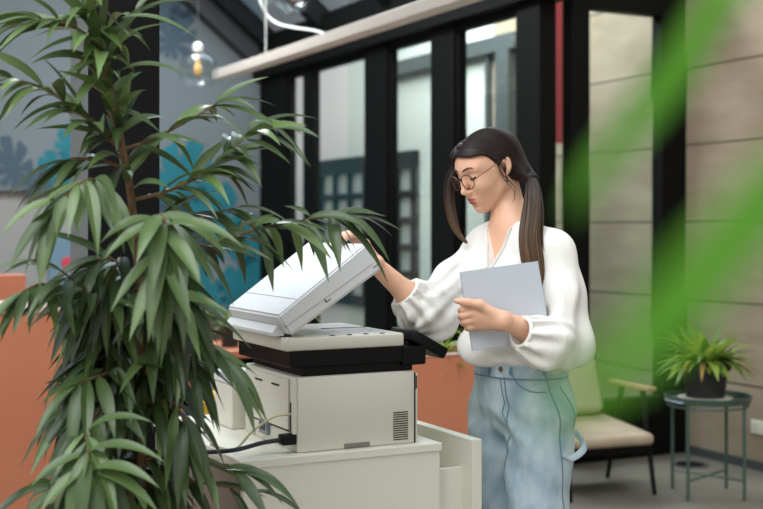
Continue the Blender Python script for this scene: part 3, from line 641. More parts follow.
# hand-placed leaves that read clearly in the picture: base, tip (px, py, depth)
hl = MB()
def leaf_to(b, A, B, wd, sag, tint, up=(0, -.5, 1)):
    A = FW(*A); B = FW(*B); ch = B-A; L = ch.length*1.05
    d = ch.normalized()+Vector((0, 0, sag))
    leaf(b, A, d, up, L, wd, sag*2.1/max(L, .02)*1.0, tint, .2, 10)
for A, B, wd, sag, t in [
 ((337, 213, 3.0), (388, 263, 2.95), .03, .55, .35), ((334, 214, 3.0), (385, 286, 2.95), .022, .5, .2), ((330, 216, 2.99), (340, 270, 2.9), .03, .25, .3),
 ((306, 219, 2.95), (328, 280, 2.88), .03, .25, .4), ((330, 216, 3.0), (383, 210, 3.0), .02, .45, .3), ((284, 225, 2.94), (254, 222, 2.9), .03, .5, .8), ((262, 230, 2.92), (273, 290, 2.9), .026, .2, .3),
 ((310, 216, 2.96), (285, 205, 2.95), .024, .2, .35), ((250, 132, 2.92), (311, 166, 2.92), .022, .5, .5), ((245, 128, 2.92), (307, 127, 2.9), .022, .6, .6), ((213, 108, 2.86), (264, 72, 2.86), .026, .35, .5),
 ((213, 106, 2.86), (312, 165, 2.86), .03, .6, .45), ((246, 140, 2.92), (290, 162, 2.9), .026, .3, .95),
 ((122, 18, 2.84), (199, 33, 2.84), .026, .45, .55), ((120, 71, 2.83), (189, 68, 2.83), .026, .5, .5), ((123, 117, 2.8), (131, 76, 2.78), .032, .1, .6), ((100, 40, 2.8), (28, 55, 2.75), .028, .45, .75), ((92, 20, 2.8), (0, 38, 2.75), .026, .5, .5), ((104, 70, 2.8), (70, 115, 2.72), .03, .25, .85), ((112, 110, 2.8), (160, 130, 2.8), .026, .4, .4), ((96, 25, 2.8), (122, 48, 2.75), .03, .2, .8), ((108, 62, 2.8), (60, 78, 2.72), .028, .4, .8),
 ((165, 225, 2.6), (243, 240, 2.52), .036, .4, .5), ((165, 233, 2.6), (200, 282, 2.5), .036, .3, .6), ((164, 255, 2.57), (190, 322, 2.5), .036, .2, .45), ((163, 262, 2.57), (130, 338, 2.5), .036, .2, .65),
 ((160, 252, 2.58), (112, 310, 2.52), .032, .3, .5), ((163, 222, 2.6), (103, 258, 2.52), .034, .4, .55), ((155, 218, 2.62), (100, 240, 2.55), .034, .4, .5),
 ((95, 180, 2.65), (112, 230, 2.58), .036, .2, .6), ((80, 184, 2.6), (78, 232, 2.55), .034, .15, .55), ((65, 196, 2.58), (57, 236, 2.55), .034, .15, .6), ((60, 200, 2.58), (0, 235, 2.5), .026, .5, .75),
 ((55, 208, 2.58), (10, 270, 2.52), .034, .3, .4), ((52, 215, 2.58), (40, 285, 2.52), .034, .2, .55),
 ((92, 472, 2.52), (160, 509, 2.45), .03, .45, .6), ((92, 470, 2.52), (160, 478, 2.45), .03, .5, .55), ((88, 452, 2.55), (165, 450, 2.48), .028, .5, .5), ((86, 470, 2.52), (40, 512, 2.45), .03, .4, .65), ((92, 474, 2.52), (84, 515, 2.47), .03, .2, .8),
 ((85, 455, 2.55), (30, 485, 2.5), .028, .45, .5), ((88, 430, 2.6), (150, 410, 2.55), .024, .5, .5),
 ((190, 345, 2.74), (262, 425, 2.68), .03, .5, .55), ((205, 350, 2.72), (255, 396, 2.7), .028, .45, .6), ((236, 470, 2.78), (300, 505, 2.74), .03, .5, .3), ((222, 470, 2.78), (280, 480, 2.78), .026, .5, .3), ((178, 430, 2.78), (186, 505, 2.7), .036, .15, .5)]:
    leaf_to(hl, A, B, wd, sag, t)
hl.build('foliage', MLEAF, fig, smooth=True, fixn=False)
# ================================================================== plant standing close to the camera at the right (only its leaves reach into view)
NB = Vector((.30, .47, 0))
np_ = thing('foreground_plant', 'blurred bright green long leaves close to the camera at the right', 'plant', NB)
MB().lathe([(0, 0), (.07, 0), (.09, .2), (.08, .2), (.075, .18), (0, .18)], 24).build('pot', M['pot'], np_, smooth=True)
MB().tube(spline([(0, 0, .17), (.01, .01, .8), (0, 0, 1.4), (-.02, 0, 1.56)], 6), .006, 8).build('stem', M['bark'], np_, smooth=True)
b = MB()
def nleaf(pts, wd, tint):
    lay = b.bm.verts.layers.float.get('tint') or b.bm.verts.layers.float.new('tint')
    P = spline([W(*p)-NB for p in pts], 5); m = len(P); rows = []
    for i, p in enumerate(P):
        T = (P[min(i+1, m-1)]-P[max(i-1, 0)]).normalized(); sd = T.cross(Vector((.2, -1, .3))).normalized(); t = i/(m-1)
        wv = wd*max(.02, math.sin(math.pi*min(1, .12+t*.88))**.7); nr = sd.cross(T)
        rows.append([b.bm.verts.new(p+sd*wv/2+nr*wv*.12), b.bm.verts.new(p), b.bm.verts.new(p-sd*wv/2+nr*wv*.12)])
        for k, v in enumerate(rows[-1]): v[lay] = tint
    for A, B in zip(rows, rows[1:]):
        b.bm.faces.new((A[0], A[1], B[1], B[0])); b.bm.faces.new((A[1], A[2], B[2], B[1]))
nleaf([(1010, 40, .47), (860, -80, .46), (738, -20, .46), (680, 65, .45), (630, 128, .43), (592, 175, .41), (570, 215, .40)], .0135, .4)
nleaf([(1010, 30, .47), (900, 90, .40), (790, 175, .34), (715, 258, .31), (655, 328, .29), (600, 378, .28), (530, 428, .30)], .0165, .5)
b.build('foliage', MLEAF3, np_, smooth=True, fixn=False)
# ================================================================== implicit-surface modeller (smooth blends, meshed by surface nets)
class Field:
    def __init__(s): s.ops = []
    def add(s, f, k=.02): s.ops.append(('a', f, k)); return s
    def sub(s, f, k=.005): s.ops.append(('s', f, k)); return s
    def warp(s, f): s.ops.append(('d', f, 0)); return s
    def eval(s, P, cull=None):
        d = np.full(len(P), 1.0)
        for i, (t, f, k) in enumerate(s.ops):
            if cull is not None and t != 'd' and not cull[i]: continue
            if t == 'a':
                e = f(P)
                h = np.clip(.5+.5*(d-e)/k, 0, 1); d = d+(e-d)*h-k*h*(1-h)
            elif t == 's':
                e = -f(P)
                h = np.clip(.5-.5*(d-e)/k, 0, 1); d = d+(e-d)*h+k*h*(1-h)
            else: d = d+f(P)
        return d
def cap(a, b, ra, rb=None):
    a = np.array(a, float); b = np.array(b, float); rb = ra if rb is None else rb; ab = b-a; L2 = max(float(ab@ab), 1e-12)
    def f(P):
        t = np.clip((P-a)@ab/L2, 0, 1)
        return np.linalg.norm(P-a-t[:, None]*ab, axis=1)-(ra+(rb-ra)*t)
    return f
def ell(c, r, R=None):
    c = np.array(c, float); r = np.array(r, float); R = np.eye(3) if R is None else np.array(R)
    def f(P):
        q = (P-c)@R; k0 = np.linalg.norm(q/r, axis=1); k1 = np.linalg.norm(q/(r*r), axis=1)
        return k0*(k0-1)/np.maximum(k1, 1e-6)
    return f
def cyl(a, b, r):          # flat ended cylinder
    a = np.array(a, float); b = np.array(b, float); L = np.linalg.norm(b-a); u = (b-a)/L
    def f(P):
        x = (P-a)@u; rad = np.linalg.norm(P-a-x[:, None]*u, axis=1)
        dx = np.abs(x-L/2)-L/2; dr = rad-r
        return np.minimum(np.maximum(dx, dr), 0)+np.sqrt(np.maximum(dx, 0)**2+np.maximum(dr, 0)**2)
    return f
def chain(F, pts, rad, k):
    for i in range(len(pts)-1): F.add(cap(pts[i], pts[i+1], rad[i], rad[i+1]), k)
def sdf_mesh(F, lo, hi, h, B=12):
    lo = np.array(lo, float); nb = np.ceil((np.array(hi)-lo)/(h*B)).astype(int)
    g = np.stack(np.meshgrid(*[np.arange(n) for n in nb], indexing='ij'), -1).reshape(-1, 3)
    cen = lo+(g+.5)*h*B; r = h*B*math.sqrt(3)/2
    d = F.eval(cen); keep = np.abs(d) < r*1.35+.012
    culls = np.stack([(f(cen[keep]) < r*1.1+.03+k) if t != 'd' else np.ones(keep.sum(), bool) for t, f, k in F.ops], 1)
    g = g[keep]; ax = np.arange(B+1); loc = np.stack(np.meshgrid(ax, ax, ax, indexing='ij'), -1).reshape(-1, 3)
    N = nb*B+2; S = np.array([N[1]*N[2], N[2], 1], dtype=np.int64)
    keys, verts, quads = [], [], []
    E = [((0, 0, 0), (1, 0, 0)), ((0, 1, 0), (1, 1, 0)), ((0, 0, 1), (1, 0, 1)), ((0, 1, 1), (1, 1, 1)), ((0, 0, 0), (0, 1, 0)), ((1, 0, 0), (1, 1, 0)),
         ((0, 0, 1), (0, 1, 1)), ((1, 0, 1), (1, 1, 1)), ((0, 0, 0), (0, 0, 1)), ((1, 0, 0), (1, 0, 1)), ((0, 1, 0), (0, 1, 1)), ((1, 1, 0), (1, 1, 1))]
    for bi in range(len(g)):
        base = g[bi]*B; P = lo+(base+loc)*h
        v = F.eval(P, culls[bi]).reshape(B+1, B+1, B+1)
        if (v > 0).all() or (v < 0).all(): continue
        sg = v < 0
        acc = np.zeros((B, B, B, 3)); cnt = np.zeros((B, B, B))
        for c0, c1 in E:
            A = v[c0[0]:c0[0]+B, c0[1]:c0[1]+B, c0[2]:c0[2]+B]; Bv = v[c1[0]:c1[0]+B, c1[1]:c1[1]+B, c1[2]:c1[2]+B]
            x = (A < 0) != (Bv < 0); t = np.where(x, A/np.where(x, A-Bv, 1), 0)
            acc += np.where(x[..., None], np.array(c0)+t[..., None]*(np.array(c1)-np.array(c0)), 0); cnt += x
        idx = np.argwhere(cnt > 0)
        if len(idx):
            verts.append(lo+(base+idx+acc[tuple(idx.T)]/cnt[tuple(idx.T)][:, None])*h); keys.append((base+idx)@S)
        for a in range(3):
            sl1 = [slice(0, B)]*3; sl1[a] = slice(1, B+1)
            A = sg[:B, :B, :B]; Bs = sg[tuple(sl1)]
            ii = np.argwhere(A != Bs)
            if not len(ii): continue
            fl = A[tuple(ii.T)]; u, w2 = (a+1) % 3, (a+2) % 3; eu = S[u]; ew = S[w2]; k = (base+ii)@S
            q = np.stack([k, k-eu, k-eu-ew, k-ew], 1); q[~fl] = q[~fl][:, ::-1]; quads.append(q)
    keys = np.concatenate(keys); verts = np.concatenate(verts); quads = np.concatenate(quads)
    o = np.argsort(keys); keys = keys[o]; verts = verts[o]
    p = np.searchsorted(keys, quads); p = np.minimum(p, len(keys)-1); ok = (keys[p] == quads).all(1)
    return verts, p[ok]
def np_obj(name, V, Q, m, parent, off, smooth_it=1):
    me = bpy.data.meshes.new(name); me.from_pydata((V-np.array(off)).tolist(), [], Q.tolist()); me.update()
    me.polygons.foreach_set('use_smooth', [True]*len(me.polygons)); me.materials.append(m)
    o = bpy.data.objects.new(name, me); C.objects.link(o); o.parent = parent
    return o
def relax(V, Q, it=1, lam=.5):
    e = np.concatenate([Q[:, [0, 1]], Q[:, [1, 2]], Q[:, [2, 3]], Q[:, [3, 0]]]); e = np.concatenate([e, e[:, ::-1]])
    for _ in range(it):
        s = np.zeros_like(V); c = np.zeros(len(V)); np.add.at(s, e[:, 0], V[e[:, 1]]); np.add.at(c, e[:, 0], 1)
        V = V+(s/np.maximum(c, 1)[:, None]-V)*lam
    return V
# ================================================================== the person
A3 = lambda v: np.array(v, float)
PO = W(520, 395, 3.60); PO.z = 0
person = thing('person', 'woman in white blouse and pale jeans lifting the printer lid, paper in her other arm', 'person', PO)
# head axes
pit, yaw = math.radians(23), math.radians(30)
Fh = np.array([-math.cos(yaw), -math.sin(yaw), 0]); HF = Fh*math.cos(pit)+np.array([0, 0, -math.sin(pit)])
HL = np.array([math.sin(yaw), -math.cos(yaw), 0]); HU = np.cross(HF, HL)
HC = A3(W(489, 169, 3.60)); HS = .95
HR = np.stack([HF, HL, HU], 1)
def H(x, y, z): return HC+HS*(x*HF+y*HL+z*HU)
def hl_(P): return (P-HC)@HR/HS
def hell(c, r, rot=None): return ell(H(*c), np.array(r)*HS, HR if rot is None else HR@np.array(rot))
def hcap(a, b, ra, rb=None): return cap(H(*a), H(*b), ra*HS, (ra if rb is None else rb)*HS)
def roty(a): c, s = math.cos(a), math.sin(a); return np.array([[c, 0, s], [0, 1, 0], [-s, 0, c]])
def rotz(a): c, s = math.cos(a), math.sin(a); return np.array([[c, -s, 0], [s, c, 0], [0, 0, 1]])
# body joints
Lsh, Rsh = A3(W(553, 252, 3.46)), A3(W(484, 250, 3.70))
SL = Lsh-Rsh; SL[2] = 0; SL /= np.linalg.norm(SL); SF = np.array([SL[1], -SL[0], 0]); SU = np.array([0, 0, 1.0]); SR = np.stack([SF, SL, SU], 1)
def T(px, py, Y, f=0, l=0, z=0): return A3(W(px, py, Y))+f*SF+l*SL+z*SU
neckb = A3(W(514, 232, 3.60)); chest = A3(W(516, 285, 3.60)); belly = A3(W(514, 335, 3.60)); pelv = A3(W(521, 392, 3.60))
Lel, Lwr = A3(W(566, 342, 3.39)), A3(W(503, 321, 3.272))
Rel = A3(W(429, 314, 3.55))
def PRL(x, y, z): return A3(C0+RW(.172+x-.172, .033+y-.033, 0))+np.array([0, 0, z])   # cabinet axes, world height
Rwr = PRL(.474, .175, 1.290)
# ---- skin
S = Field()
S.add(hell((-.014, 0, .03), (.099, .074, .086)), .01)
S.add(hell((.028, 0, -.03), (.064, .060, .080)), .03)
S.add(hell((.062, 0, .035), (.036, .056, .045)), .03)
for s in (-1, 1):
    S.add(hcap((.0, s*.052, -.050), (.062, s*.014, -.098), .016, .014), .022)
    S.add(hell((.066, s*.035, -.028), (.026, .022, .024)), .025)
    S.add(hcap((.090, s*.012, .029), (.076, s*.046, .030), .008, .007), .014)
S.add(hell((.076, 0, -.1), (.015, .017, .014)), .02)
S.add(hell((.078, 0, -.066), (.024, .028, .026)), .02)
for s in (-1, 1): S.sub(hell((.098, s*.030, .009), (.014, .017, .011)), .014)
for s in (-1, 1): S.add(hell((.079, s*.031, .007), (.0125, .0165, .0125)), .006)
chain(S, [H(.091, 0, .014), H(.103, 0, -.012), H(.1165, 0, -.031)], [.0075*HS, .0078*HS, .0092*HS], .009)
for s in (-1, 1): S.add(hell((.104, s*.010, -.037), (.010, .0075, .0075)), .006)
S.add(hcap((.108, 0, -.042), (.097, 0, -.05), .006, .005), .005)
S.add(hell((.0965, 0, -.0625), (.0072, .0225, .0045)), .005)
S.add(hell((.0930, 0, -.0735), (.0080, .0200, .0055)), .005)
S.sub(hcap((.1075, -.02, -.068), (.1075, .02, -.068), .0032), .004)
S.sub(hell((.098, 0, -.086), (.012, .016, .004)), .008)
for s in (-1, 1):
    er = rotz(s*.35) if s > 0 else rotz(-.35)
    S.add(hell((-.012, s*.078, .006), (.018, .008, .029), rotz(-s*.3)@roty(-.2)), .006)
    S.sub(hell((-.010, s*.086, .010), (.011, .006, .018), rotz(-s*.3)@roty(-.2)), .004)
    S.add(hell((-.002, s*.077, -.020), (.008, .005, .008)), .006)
S.add(cap(H(-.034, 0, -.045), neckb+SU*.0, .046, .050), .014)
S.add(cap(neckb+SU*.01, Lsh+SU*.005-SL*.03, .05, .046), .05); S.add(cap(neckb+SU*.01, Rsh+SU*.005+SL*.03, .05, .046), .05)
S.add(ell(neckb-SU*.13+SF*.005, (.088, .135, .14), SR), .04)
S.add(cap(neckb+SF*.052+SL*.02-SU*.035, Lsh+SF*.03-SU*.005, .009, .008), .02); S.add(cap(neckb+SF*.052-SL*.02-SU*.035, Rsh+SF*.03-SU*.005, .009, .008), .02)
S.add(ell(belly, (.09, .12, .16), SR), .05); S.add(ell(pelv, (.1, .14, .12), SR), .05)
for s in (-1, 1):
    S.add(cap(pelv+SL*s*.085-SU*.03, pelv+SL*s*.085+np.array([0, 0, .5-pelv[2]]), .075, .052), .04)
    S.add(cap(pelv+SL*s*.085+np.array([0, 0, .5-pelv[2]]), pelv+SL*s*.09+np.array([0, 0, .09-pelv[2]]), .05, .036), .03)
    S.add(cap(pelv+SL*s*.09-SF*.02+np.array([0, 0, .045-pelv[2]]), pelv+SL*s*.1+SL*.03+SF*.12+np.array([0, 0, .035-pelv[2]]), .035, .03), .03)
chain(S, [Lsh, Lel, Lel*.45+Lwr*.55, Lwr], [.048, .04, .034, .0235], .02)
chain(S, [Rsh, Rel, Rel*.6+Rwr*.4, Rwr], [.048, .040, .034, .024], .02)
# left hand round the paper edge
kn = [A3(W(477, 307, 3.287)), A3(W(474.5, 313, 3.283)), A3(W(475, 320, 3.287)), A3(W(478, 326, 3.293))]
for i, kk in enumerate(kn): S.add(cap(Lwr+np.array([0, 0, .008-.005*i]), kk, .0165, .0118), .014)
S.add(cap(Lwr, A3(W(485, 315, 3.284)), .022, .017), .014)
fing = [[(463, 309.5, 3.286), (460.5, 310, 3.315), (466, 310, 3.346), (473, 310, 3.352)], [(463, 316, 3.286), (460.5, 316.5, 3.315), (466, 316.5, 3.347), (475, 316.5, 3.354)],
        [(465, 322, 3.29), (463, 323, 3.32), (468, 323, 3.347), (476, 323, 3.353)], [(469, 327.5, 3.295), (467.5, 328, 3.322), (472, 328.5, 3.346), (478, 328.5, 3.35)]]
for kk, fg in zip(kn, fing): chain(S, [kk]+[A3(W(*q)) for q in fg], [.0108, .0096, .0090, .0084, .0072], .003)
chain(S, [A3(W(495, 315, 3.268)), A3(W(480, 304.5, 3.266)), A3(W(467, 302.5, 3.274)), A3(W(456.5, 301, 3.286))], [.0155, .0125, .0105, .0075], .009)
# right hand over the lid edge
for i, y in enumerate((.205, .185, .165, .147)):
    k1 = PRL(.430, y, 1.352+[0, .004, .004, 0][i]); S.add(cap(Rwr, k1, .0165, .0112), .014)
    chain(S, [k1, PRL(.398, y, 1.378), PRL(.37, y, 1.369), PRL(.352, y, 1.356)], [.0108, .0095, .0085, .0072], .005)
chain(S, [PRL(.476, .16, 1.298), PRL(.462, .135, 1.300), PRL(.445, .128, 1.286), PRL(.424, .125, 1.266)], [.016, .0125, .0105, .008], .009)
V, Q = sdf_mesh(S, (-.25, 3.1, -.02), (.85, 4.0, 1.80), .003)
V = relax(V, Q, 2, .4)
skin = mat('skin', rgb(230, 182, 152), .45, noise=(25, rgb(224, 173, 143)), sub=.12, spec=.4)
nt = skin.node_tree; bs = nt.nodes['Principled BSDF']; src = bs.inputs['Base Color'].links[0].from_socket
att = nt.nodes.new('ShaderNodeAttribute'); att.attribute_name = 'lip'; mxx = nt.nodes.new('ShaderNodeMix'); mxx.data_type = 'RGBA'
nt.links.new(att.outputs['Fac'], mxx.inputs[0]); nt.links.new(src, mxx.inputs[6]); mxx.inputs[7].default_value = rgb(164, 76, 70); nt.links.new(mxx.outputs[2], bs.inputs['Base Color'])
body = np_obj('body', V, Q, skin, person, PO)
hq = hl_(V)
e1 = (((hq-np.array([.099, 0, -.0620]))/np.array([.016, .0235, .0056]))**2).sum(1); e2 = (((hq-np.array([.096, 0, -.0735]))/np.array([.016, .0210, .0066]))**2).sum(1)
lip = np.clip((1.25-np.minimum(e1, e2))/.5, 0, 1)
nail = np.zeros(len(V))
at = body.data.attributes.new('lip', 'FLOAT', 'POINT'); at.data.foreach_set('value', np.maximum(lip*.9, nail).astype(np.float32))
bvh = BVHTree.FromPolygons([tuple(v) for v in V], Q.tolist())
def on(bv, p, off=.001):
    c, n, i, d_ = bv.find_nearest(Vector(p)); return c+n*off
def head_ray(y, z, x0=.2):
    o = Vector(H(x0, y, z)); c, n, i, d_ = bvh.ray_cast(o, Vector(-HF)); return (c, n)
def wtube(name, pts, rad, m, n=6, par=None, flat=None, smooth=True):
    return MB().tube([Vector(p)-PO for p in pts], rad, n, True, flat).build(name, m, par or person, smooth=smooth)
M['hairdark'] = mat('brow_dark', rgb(44, 30, 24), .6)
# eyebrows, lashes, eyes looking down
for s in (-1, 1):
    pts = []
    for t in np.linspace(0, 1, 9):
        c, n = head_ray(s*(.012+.038*t), .031+.010*math.sin(t*2.2)-.004*t); pts.append(c+n*.0008)
    wtube('eyebrow', pts, [.002, .0034, .0040, .0040, .0038, .0032, .0026, .0018, .001], M['hairdark'], 6, body, .6)
    ey = MB(); pts = []; p2 = []
    for t in np.linspace(0, 1, 9):
        c, n = head_ray(s*(.019+.027*t), .0045-.0042*math.sin(math.pi*t)+.002*t); pts.append(c+n*.0012)
    wtube('eyelashes', pts, [.001, .0018, .0024, .0027, .0028, .0028, .0028, .0024, .0014], M['slot'], 6, body)
    pts = []
    for t in np.linspace(0, 1, 7):
        c, n = head_ray(s*(.021+.023*t), .0010-.0030*math.sin(math.pi*t)+.001*t); pts.append(c+n*.0004)
    wtube('eye', pts, [.0004, .0008, .001, .0012, .001, .0008, .0004], mat('eye_dark', rgb(70, 58, 52), .2), 6, body, .5)
# ---- hair
hairm = mat('hair', rgb(30, 21, 18), .5, spec=.28); nt = hairm.node_tree; bs = nt.nodes['Principled BSDF']
tc = nt.nodes.new('ShaderNodeTexCoord'); sp = nt.nodes.new('ShaderNodeSeparateXYZ'); nt.links.new(tc.outputs['Object'], sp.inputs[0])
mr = nt.nodes.new('ShaderNodeMapRange'); mr.inputs[1].default_value = 1.53; mr.inputs[2].default_value = 1.22; nt.links.new(sp.outputs['Z'], mr.inputs[0])
rp = nt.nodes.new('ShaderNodeValToRGB'); rp.color_ramp.elements[0].color = rgb(30, 20, 17); rp.color_ramp.elements[1].color = rgb(108, 82, 56); nt.links.new(mr.outputs[0], rp.inputs[0])
at_ = nt.nodes.new('ShaderNodeAttribute'); at_.attribute_name = 'strand'; hs = nt.nodes.new('ShaderNodeMix'); hs.data_type = 'RGBA'; hs.blend_type = 'MULTIPLY'; hs.inputs[0].default_value = 1
m2 = nt.nodes.new('ShaderNodeMapRange'); m2.inputs[3].default_value = .5; m2.inputs[4].default_value = 1.9; nt.links.new(at_.outputs['Fac'], m2.inputs[0])
nt.links.new(rp.outputs[0], hs.inputs[6]); nt.links.new(m2.outputs[0], hs.inputs[7]); nt.links.new(hs.outputs[2], bs.inputs['Base Color'])
tie = A3(W(531, 178, 3.565))
Hf = Field()
Hf.add(hell((-.014, 0, .032), (.114, .083, .092)), .01); Hf.add(hell((.05, 0, .045), (.056, .066, .060)), .02)
Hf.add(cap(H(-.06, .02, .0), tie, .045, .013), .03)
Hf.add(cap(H(-.08, 0, -.0), tie, .035, .012), .03)
# cut out the face and the ears
def facecut(P):
    q = hl_(P); a = q[:, 2]-(.077-.22*np.abs(q[:, 1])); b = (.006+.55*np.clip(q[:, 2], -.02, .08))-q[:, 0]; k = .02
    h = np.clip(.5+.5*(a-b)/k, 0, 1); return (b+(a-b)*h+k*h*(1-h))*.8*HS
Hf.sub(facecut, .004)
Hf.sub(hell((.055, 0, -.085), (.085, .12, .085), roty(-.2)), .006)
for s in (-1, 1): Hf.sub(hell((-.006, s*.09, -.004), (.020, .03, .028)), .006)
pony = spline([Vector(tie), W(533, 191, 3.53), W(533, 212, 3.475), W(531, 240, 3.435), W(536, 270, 3.425), W(543, 300, 3.415), W(549, 322, 3.41)], 5)
pr_ = np.interp(np.linspace(0, 1, len(pony)), [0, .12, .35, .6, .85, 1], [.011, .019, .030, .034, .022, .006])
chain(Hf, [A3(p) for p in pony], list(pr_*.86), .01)
lock = spline([Vector(H(.045, -.024, .100)), Vector(H(.068, -.056, .072)), W(457, 167, 3.63), W(450.5, 182, 3.635), W(450, 202, 3.63), W(453, 220, 3.62), W(458, 233, 3.61), W(467, 243, 3.60)], 5)
lr_ = np.interp(np.linspace(0, 1, len(lock)), [0, .15, .4, .7, 1], [.010, .014, .017, .014, .003])
chain(Hf, [A3(p) for p in lock], list(lr_*.85), .008)
HV, HQ = sdf_mesh(Hf, (.05, 3.25, 1.0), (.7, 3.9, 1.80), .003)
HV = relax(HV, HQ, 2, .5)
hair = np_obj('hair', HV, HQ, hairm, person, PO)
a_ = hair.data.attributes.new('strand', 'FLOAT', 'POINT'); a_.data.foreach_set('value', np.full(len(HV), .35, np.float32))
hb_ = BVHTree.FromPolygons([tuple(v) for v in HV], HQ.tolist())
st_ = MB(); sl_ = st_.bm.verts.layers.float.new('strand'); rnd = random.Random(5)
def strand(pts, rad):
    n0 = len(st_.bm.verts); m = len(pts)
    st_.tube([Vector(p)-PO for p in pts], [rad*(.35+.65*math.sin(math.pi*min(.97, .08+.9*i/(m-1)))) for i in range(m)], 4, True)
    st_.bm.verts.ensure_lookup_table(); t = rnd.random()
    for v in st_.bm.verts[n0:]: v[sl_] = t
def bundle(axis, rads, n, thin):
    m = len(axis)
    for _ in range(n):
        a = rnd.uniform(0, 6.283); tw_ = rnd.uniform(-.6, .6); q = math.sqrt(rnd.uniform(.55, 1.15)); e = rnd.uniform(.75, 1.0); P = []
        for i in range(0, int(m*e)):
            Tn = (axis[min(i+1, m-1)]-axis[max(i-1, 0)]).normalized(); x = Tn.cross(Vector((0, 1, .1))).normalized(); y = Tn.cross(x); b2 = a+tw_*i/m
            P.append(axis[i]+(x*math.cos(b2)+y*math.sin(b2))*rads[i]*q*(1.0))
        if len(P) > 3: strand(P, thin)
bundle(pony, pr_, 190, .0017); bundle(lock[5:], lr_[5:], 60, .0014)
# combed strands from the centre parting back to the tie
for s in (-1, 1):
    for i in range(95):
        u = rnd.random(); ps = np.array([.092-.12*u, s*.003, .112+.016*math.sin(u*3.1)])
        out = rnd.uniform(.55, 1.0); P = []
        te = hl_(tie[None])[0]
        mid1 = np.array([.06-.11*u+.0*out, s*.085*out, .085-.05*u*0+.0]); mid2 = np.array([-.055-.02*u, s*.088*out, .045-.05*(1-u)*rnd.uniform(.4, 1.2)])
        for t in np.linspace(0, 1, 14):
            p = (1-t)**3*ps+3*(1-t)**2*t*mid1*1.12+3*(1-t)*t*t*mid2*1.1+t**3*te
            c = on(hb_, H(*p), .0006); P.append(c)
        strand(P, .0016)
# tendril before the near ear
strand(spline([Vector(H(.012, .074, .02)), Vector(H(.012, .081, -.02)), W(515, 188, 3.515), W(513, 203, 3.51)], 5), .0017); strand(spline([Vector(H(.016, .074, .02)), Vector(H(.014, .08, -.03)), W(513, 190, 3.515), W(515, 200, 3.51)], 5), .0014)
for k in range(5): strand(spline([Vector(H(.02-.006*k, .076, .03)), Vector(H(.01-.004*k, .083, .005)), Vector(H(.005, .084, -.02)), Vector(H(.002+.002*k, .082, -.045))], 5), .0016)
st_.build('hair_strands', hairm, hair, smooth=True)
# hair tie
tt = (pony[2]-Vector(tie)).normalized(); xx = tt.orthogonal().normalized(); yy = tt.cross(xx)
wtube('hair_tie', [Vector(tie)+tt*.006+(xx*math.cos(a)+yy*math.sin(a))*.0155 for a in np.linspace(0, 6.283, 21)], .0075, M['slot'], 8, hair)
# ---- glasses and earring
gl = thing('eyeglasses', '', '', (0, 0, 0)); del gl['label']; del gl['category']; gl.parent = person
rimm = mat('rim_metal', rgb(92, 82, 76), .3, .8); lens = glass('lens', (.97, .97, .97, 1), .8, 1.4)
for s in (-1, 1):
    ring = [H(.1155-.012*(1-math.cos(a))*0.5*0-(.010 if s else 0)*max(0, math.cos(a))*1.0, s*(.034+.0245*math.cos(a)), -.0005+.0235*math.sin(a)) for a in np.linspace(0, 6.2832, 29)]
    wtube('rim', ring, .0014, rimm, 6, gl)
    b = MB(); vs = [b.bm.verts.new(Vector(p)-PO) for p in ring[:-1]]; b.bm.faces.new(vs); b.build('lens', lens, gl)
    wtube('temple_arm', [H(.106, s*.0585, .004), H(.097, s*.069, .008), H(.05, s*.0755, .016), H(-.012, s*.083, .030), H(-.026, s*.082, .018)], .0011, rimm, 6, gl)
wtube('bridge', [H(.1155, -.0095, .003), H(.119, 0, .007), H(.1155, .0095, .003)], .0011, rimm, 6, gl)
eo = H(-.001, .0815, -.031)
wtube('earring', [eo+.006*HS*(math.cos(a)*HF+math.sin(a)*HU)-HU*.004 for a in np.linspace(0, 6.283, 17)], .0012, mat('gold', rgb(200, 170, 120), .25, .9), 6)
# ---- blouse
B_ = Field()
cuL = A3(W(520, 332, 3.285)); cuR = Rel*.55+Rwr*.45
dL = (Lwr-Lel)/np.linalg.norm(Lwr-Lel); dR = (Rwr-Rel)/np.linalg.norm(Rwr-Rel)
B_.add(ell(chest, (.125, .152, .17), SR), .02); B_.add(ell(belly+SF*.005, (.135, .16, .095), SR), .06)
B_.add(ell(A3(W(516, 357, 3.60)), (.118, .145, .04), SR), .02)
for s in (-1, 1): B_.add(ell(chest+SF*.075+SL*s*.07+SU*.005, (.058, .065, .065), SR), .05)
B_.add(cap(Lsh+SU*.0, Rsh+SU*.0, .052, .054), .04)
B_.add(cap(neckb-SU*.0, Lsh+SU*.0-SL*.03, .060, .054), .04); B_.add(cap(neckb-SU*.0, Rsh+SU*.008+SL*.02, .062, .06), .04)
chain(B_, [Lsh, (Lsh+Lel)/2+np.array([.01, 0, 0]), Lel+np.array([.004, 0, -.004])], [.054, .061, .068], .03)
chain(B_, [Lel, A3(W(546, 344, 3.325)), cuL], [.068, .070, .043], .025)
B_.add(ell(A3(W(549, 351, 3.35)), (.068, .065, .046)), .03)
B_.add(ell(A3(W(474, 348, 3.55)), (.05, .06, .05)), .04)
chain(B_, [Rsh, (Rsh+Rel)/2+np.array([.004, 0, -.006]), Rel+np.array([.01, 0, .0])], [.062, .064, .066], .03)
B_.add(ell(A3(W(428, 316, 3.55)), (.075, .065, .05)), .03)
chain(B_, [Rel+np.array([0, 0, -.005]), Rel*.8+Rwr*.2+np.array([0, 0, -.006]), cuR], [.066, .06, .046], .025)
rw = np.random.RandomState(3)
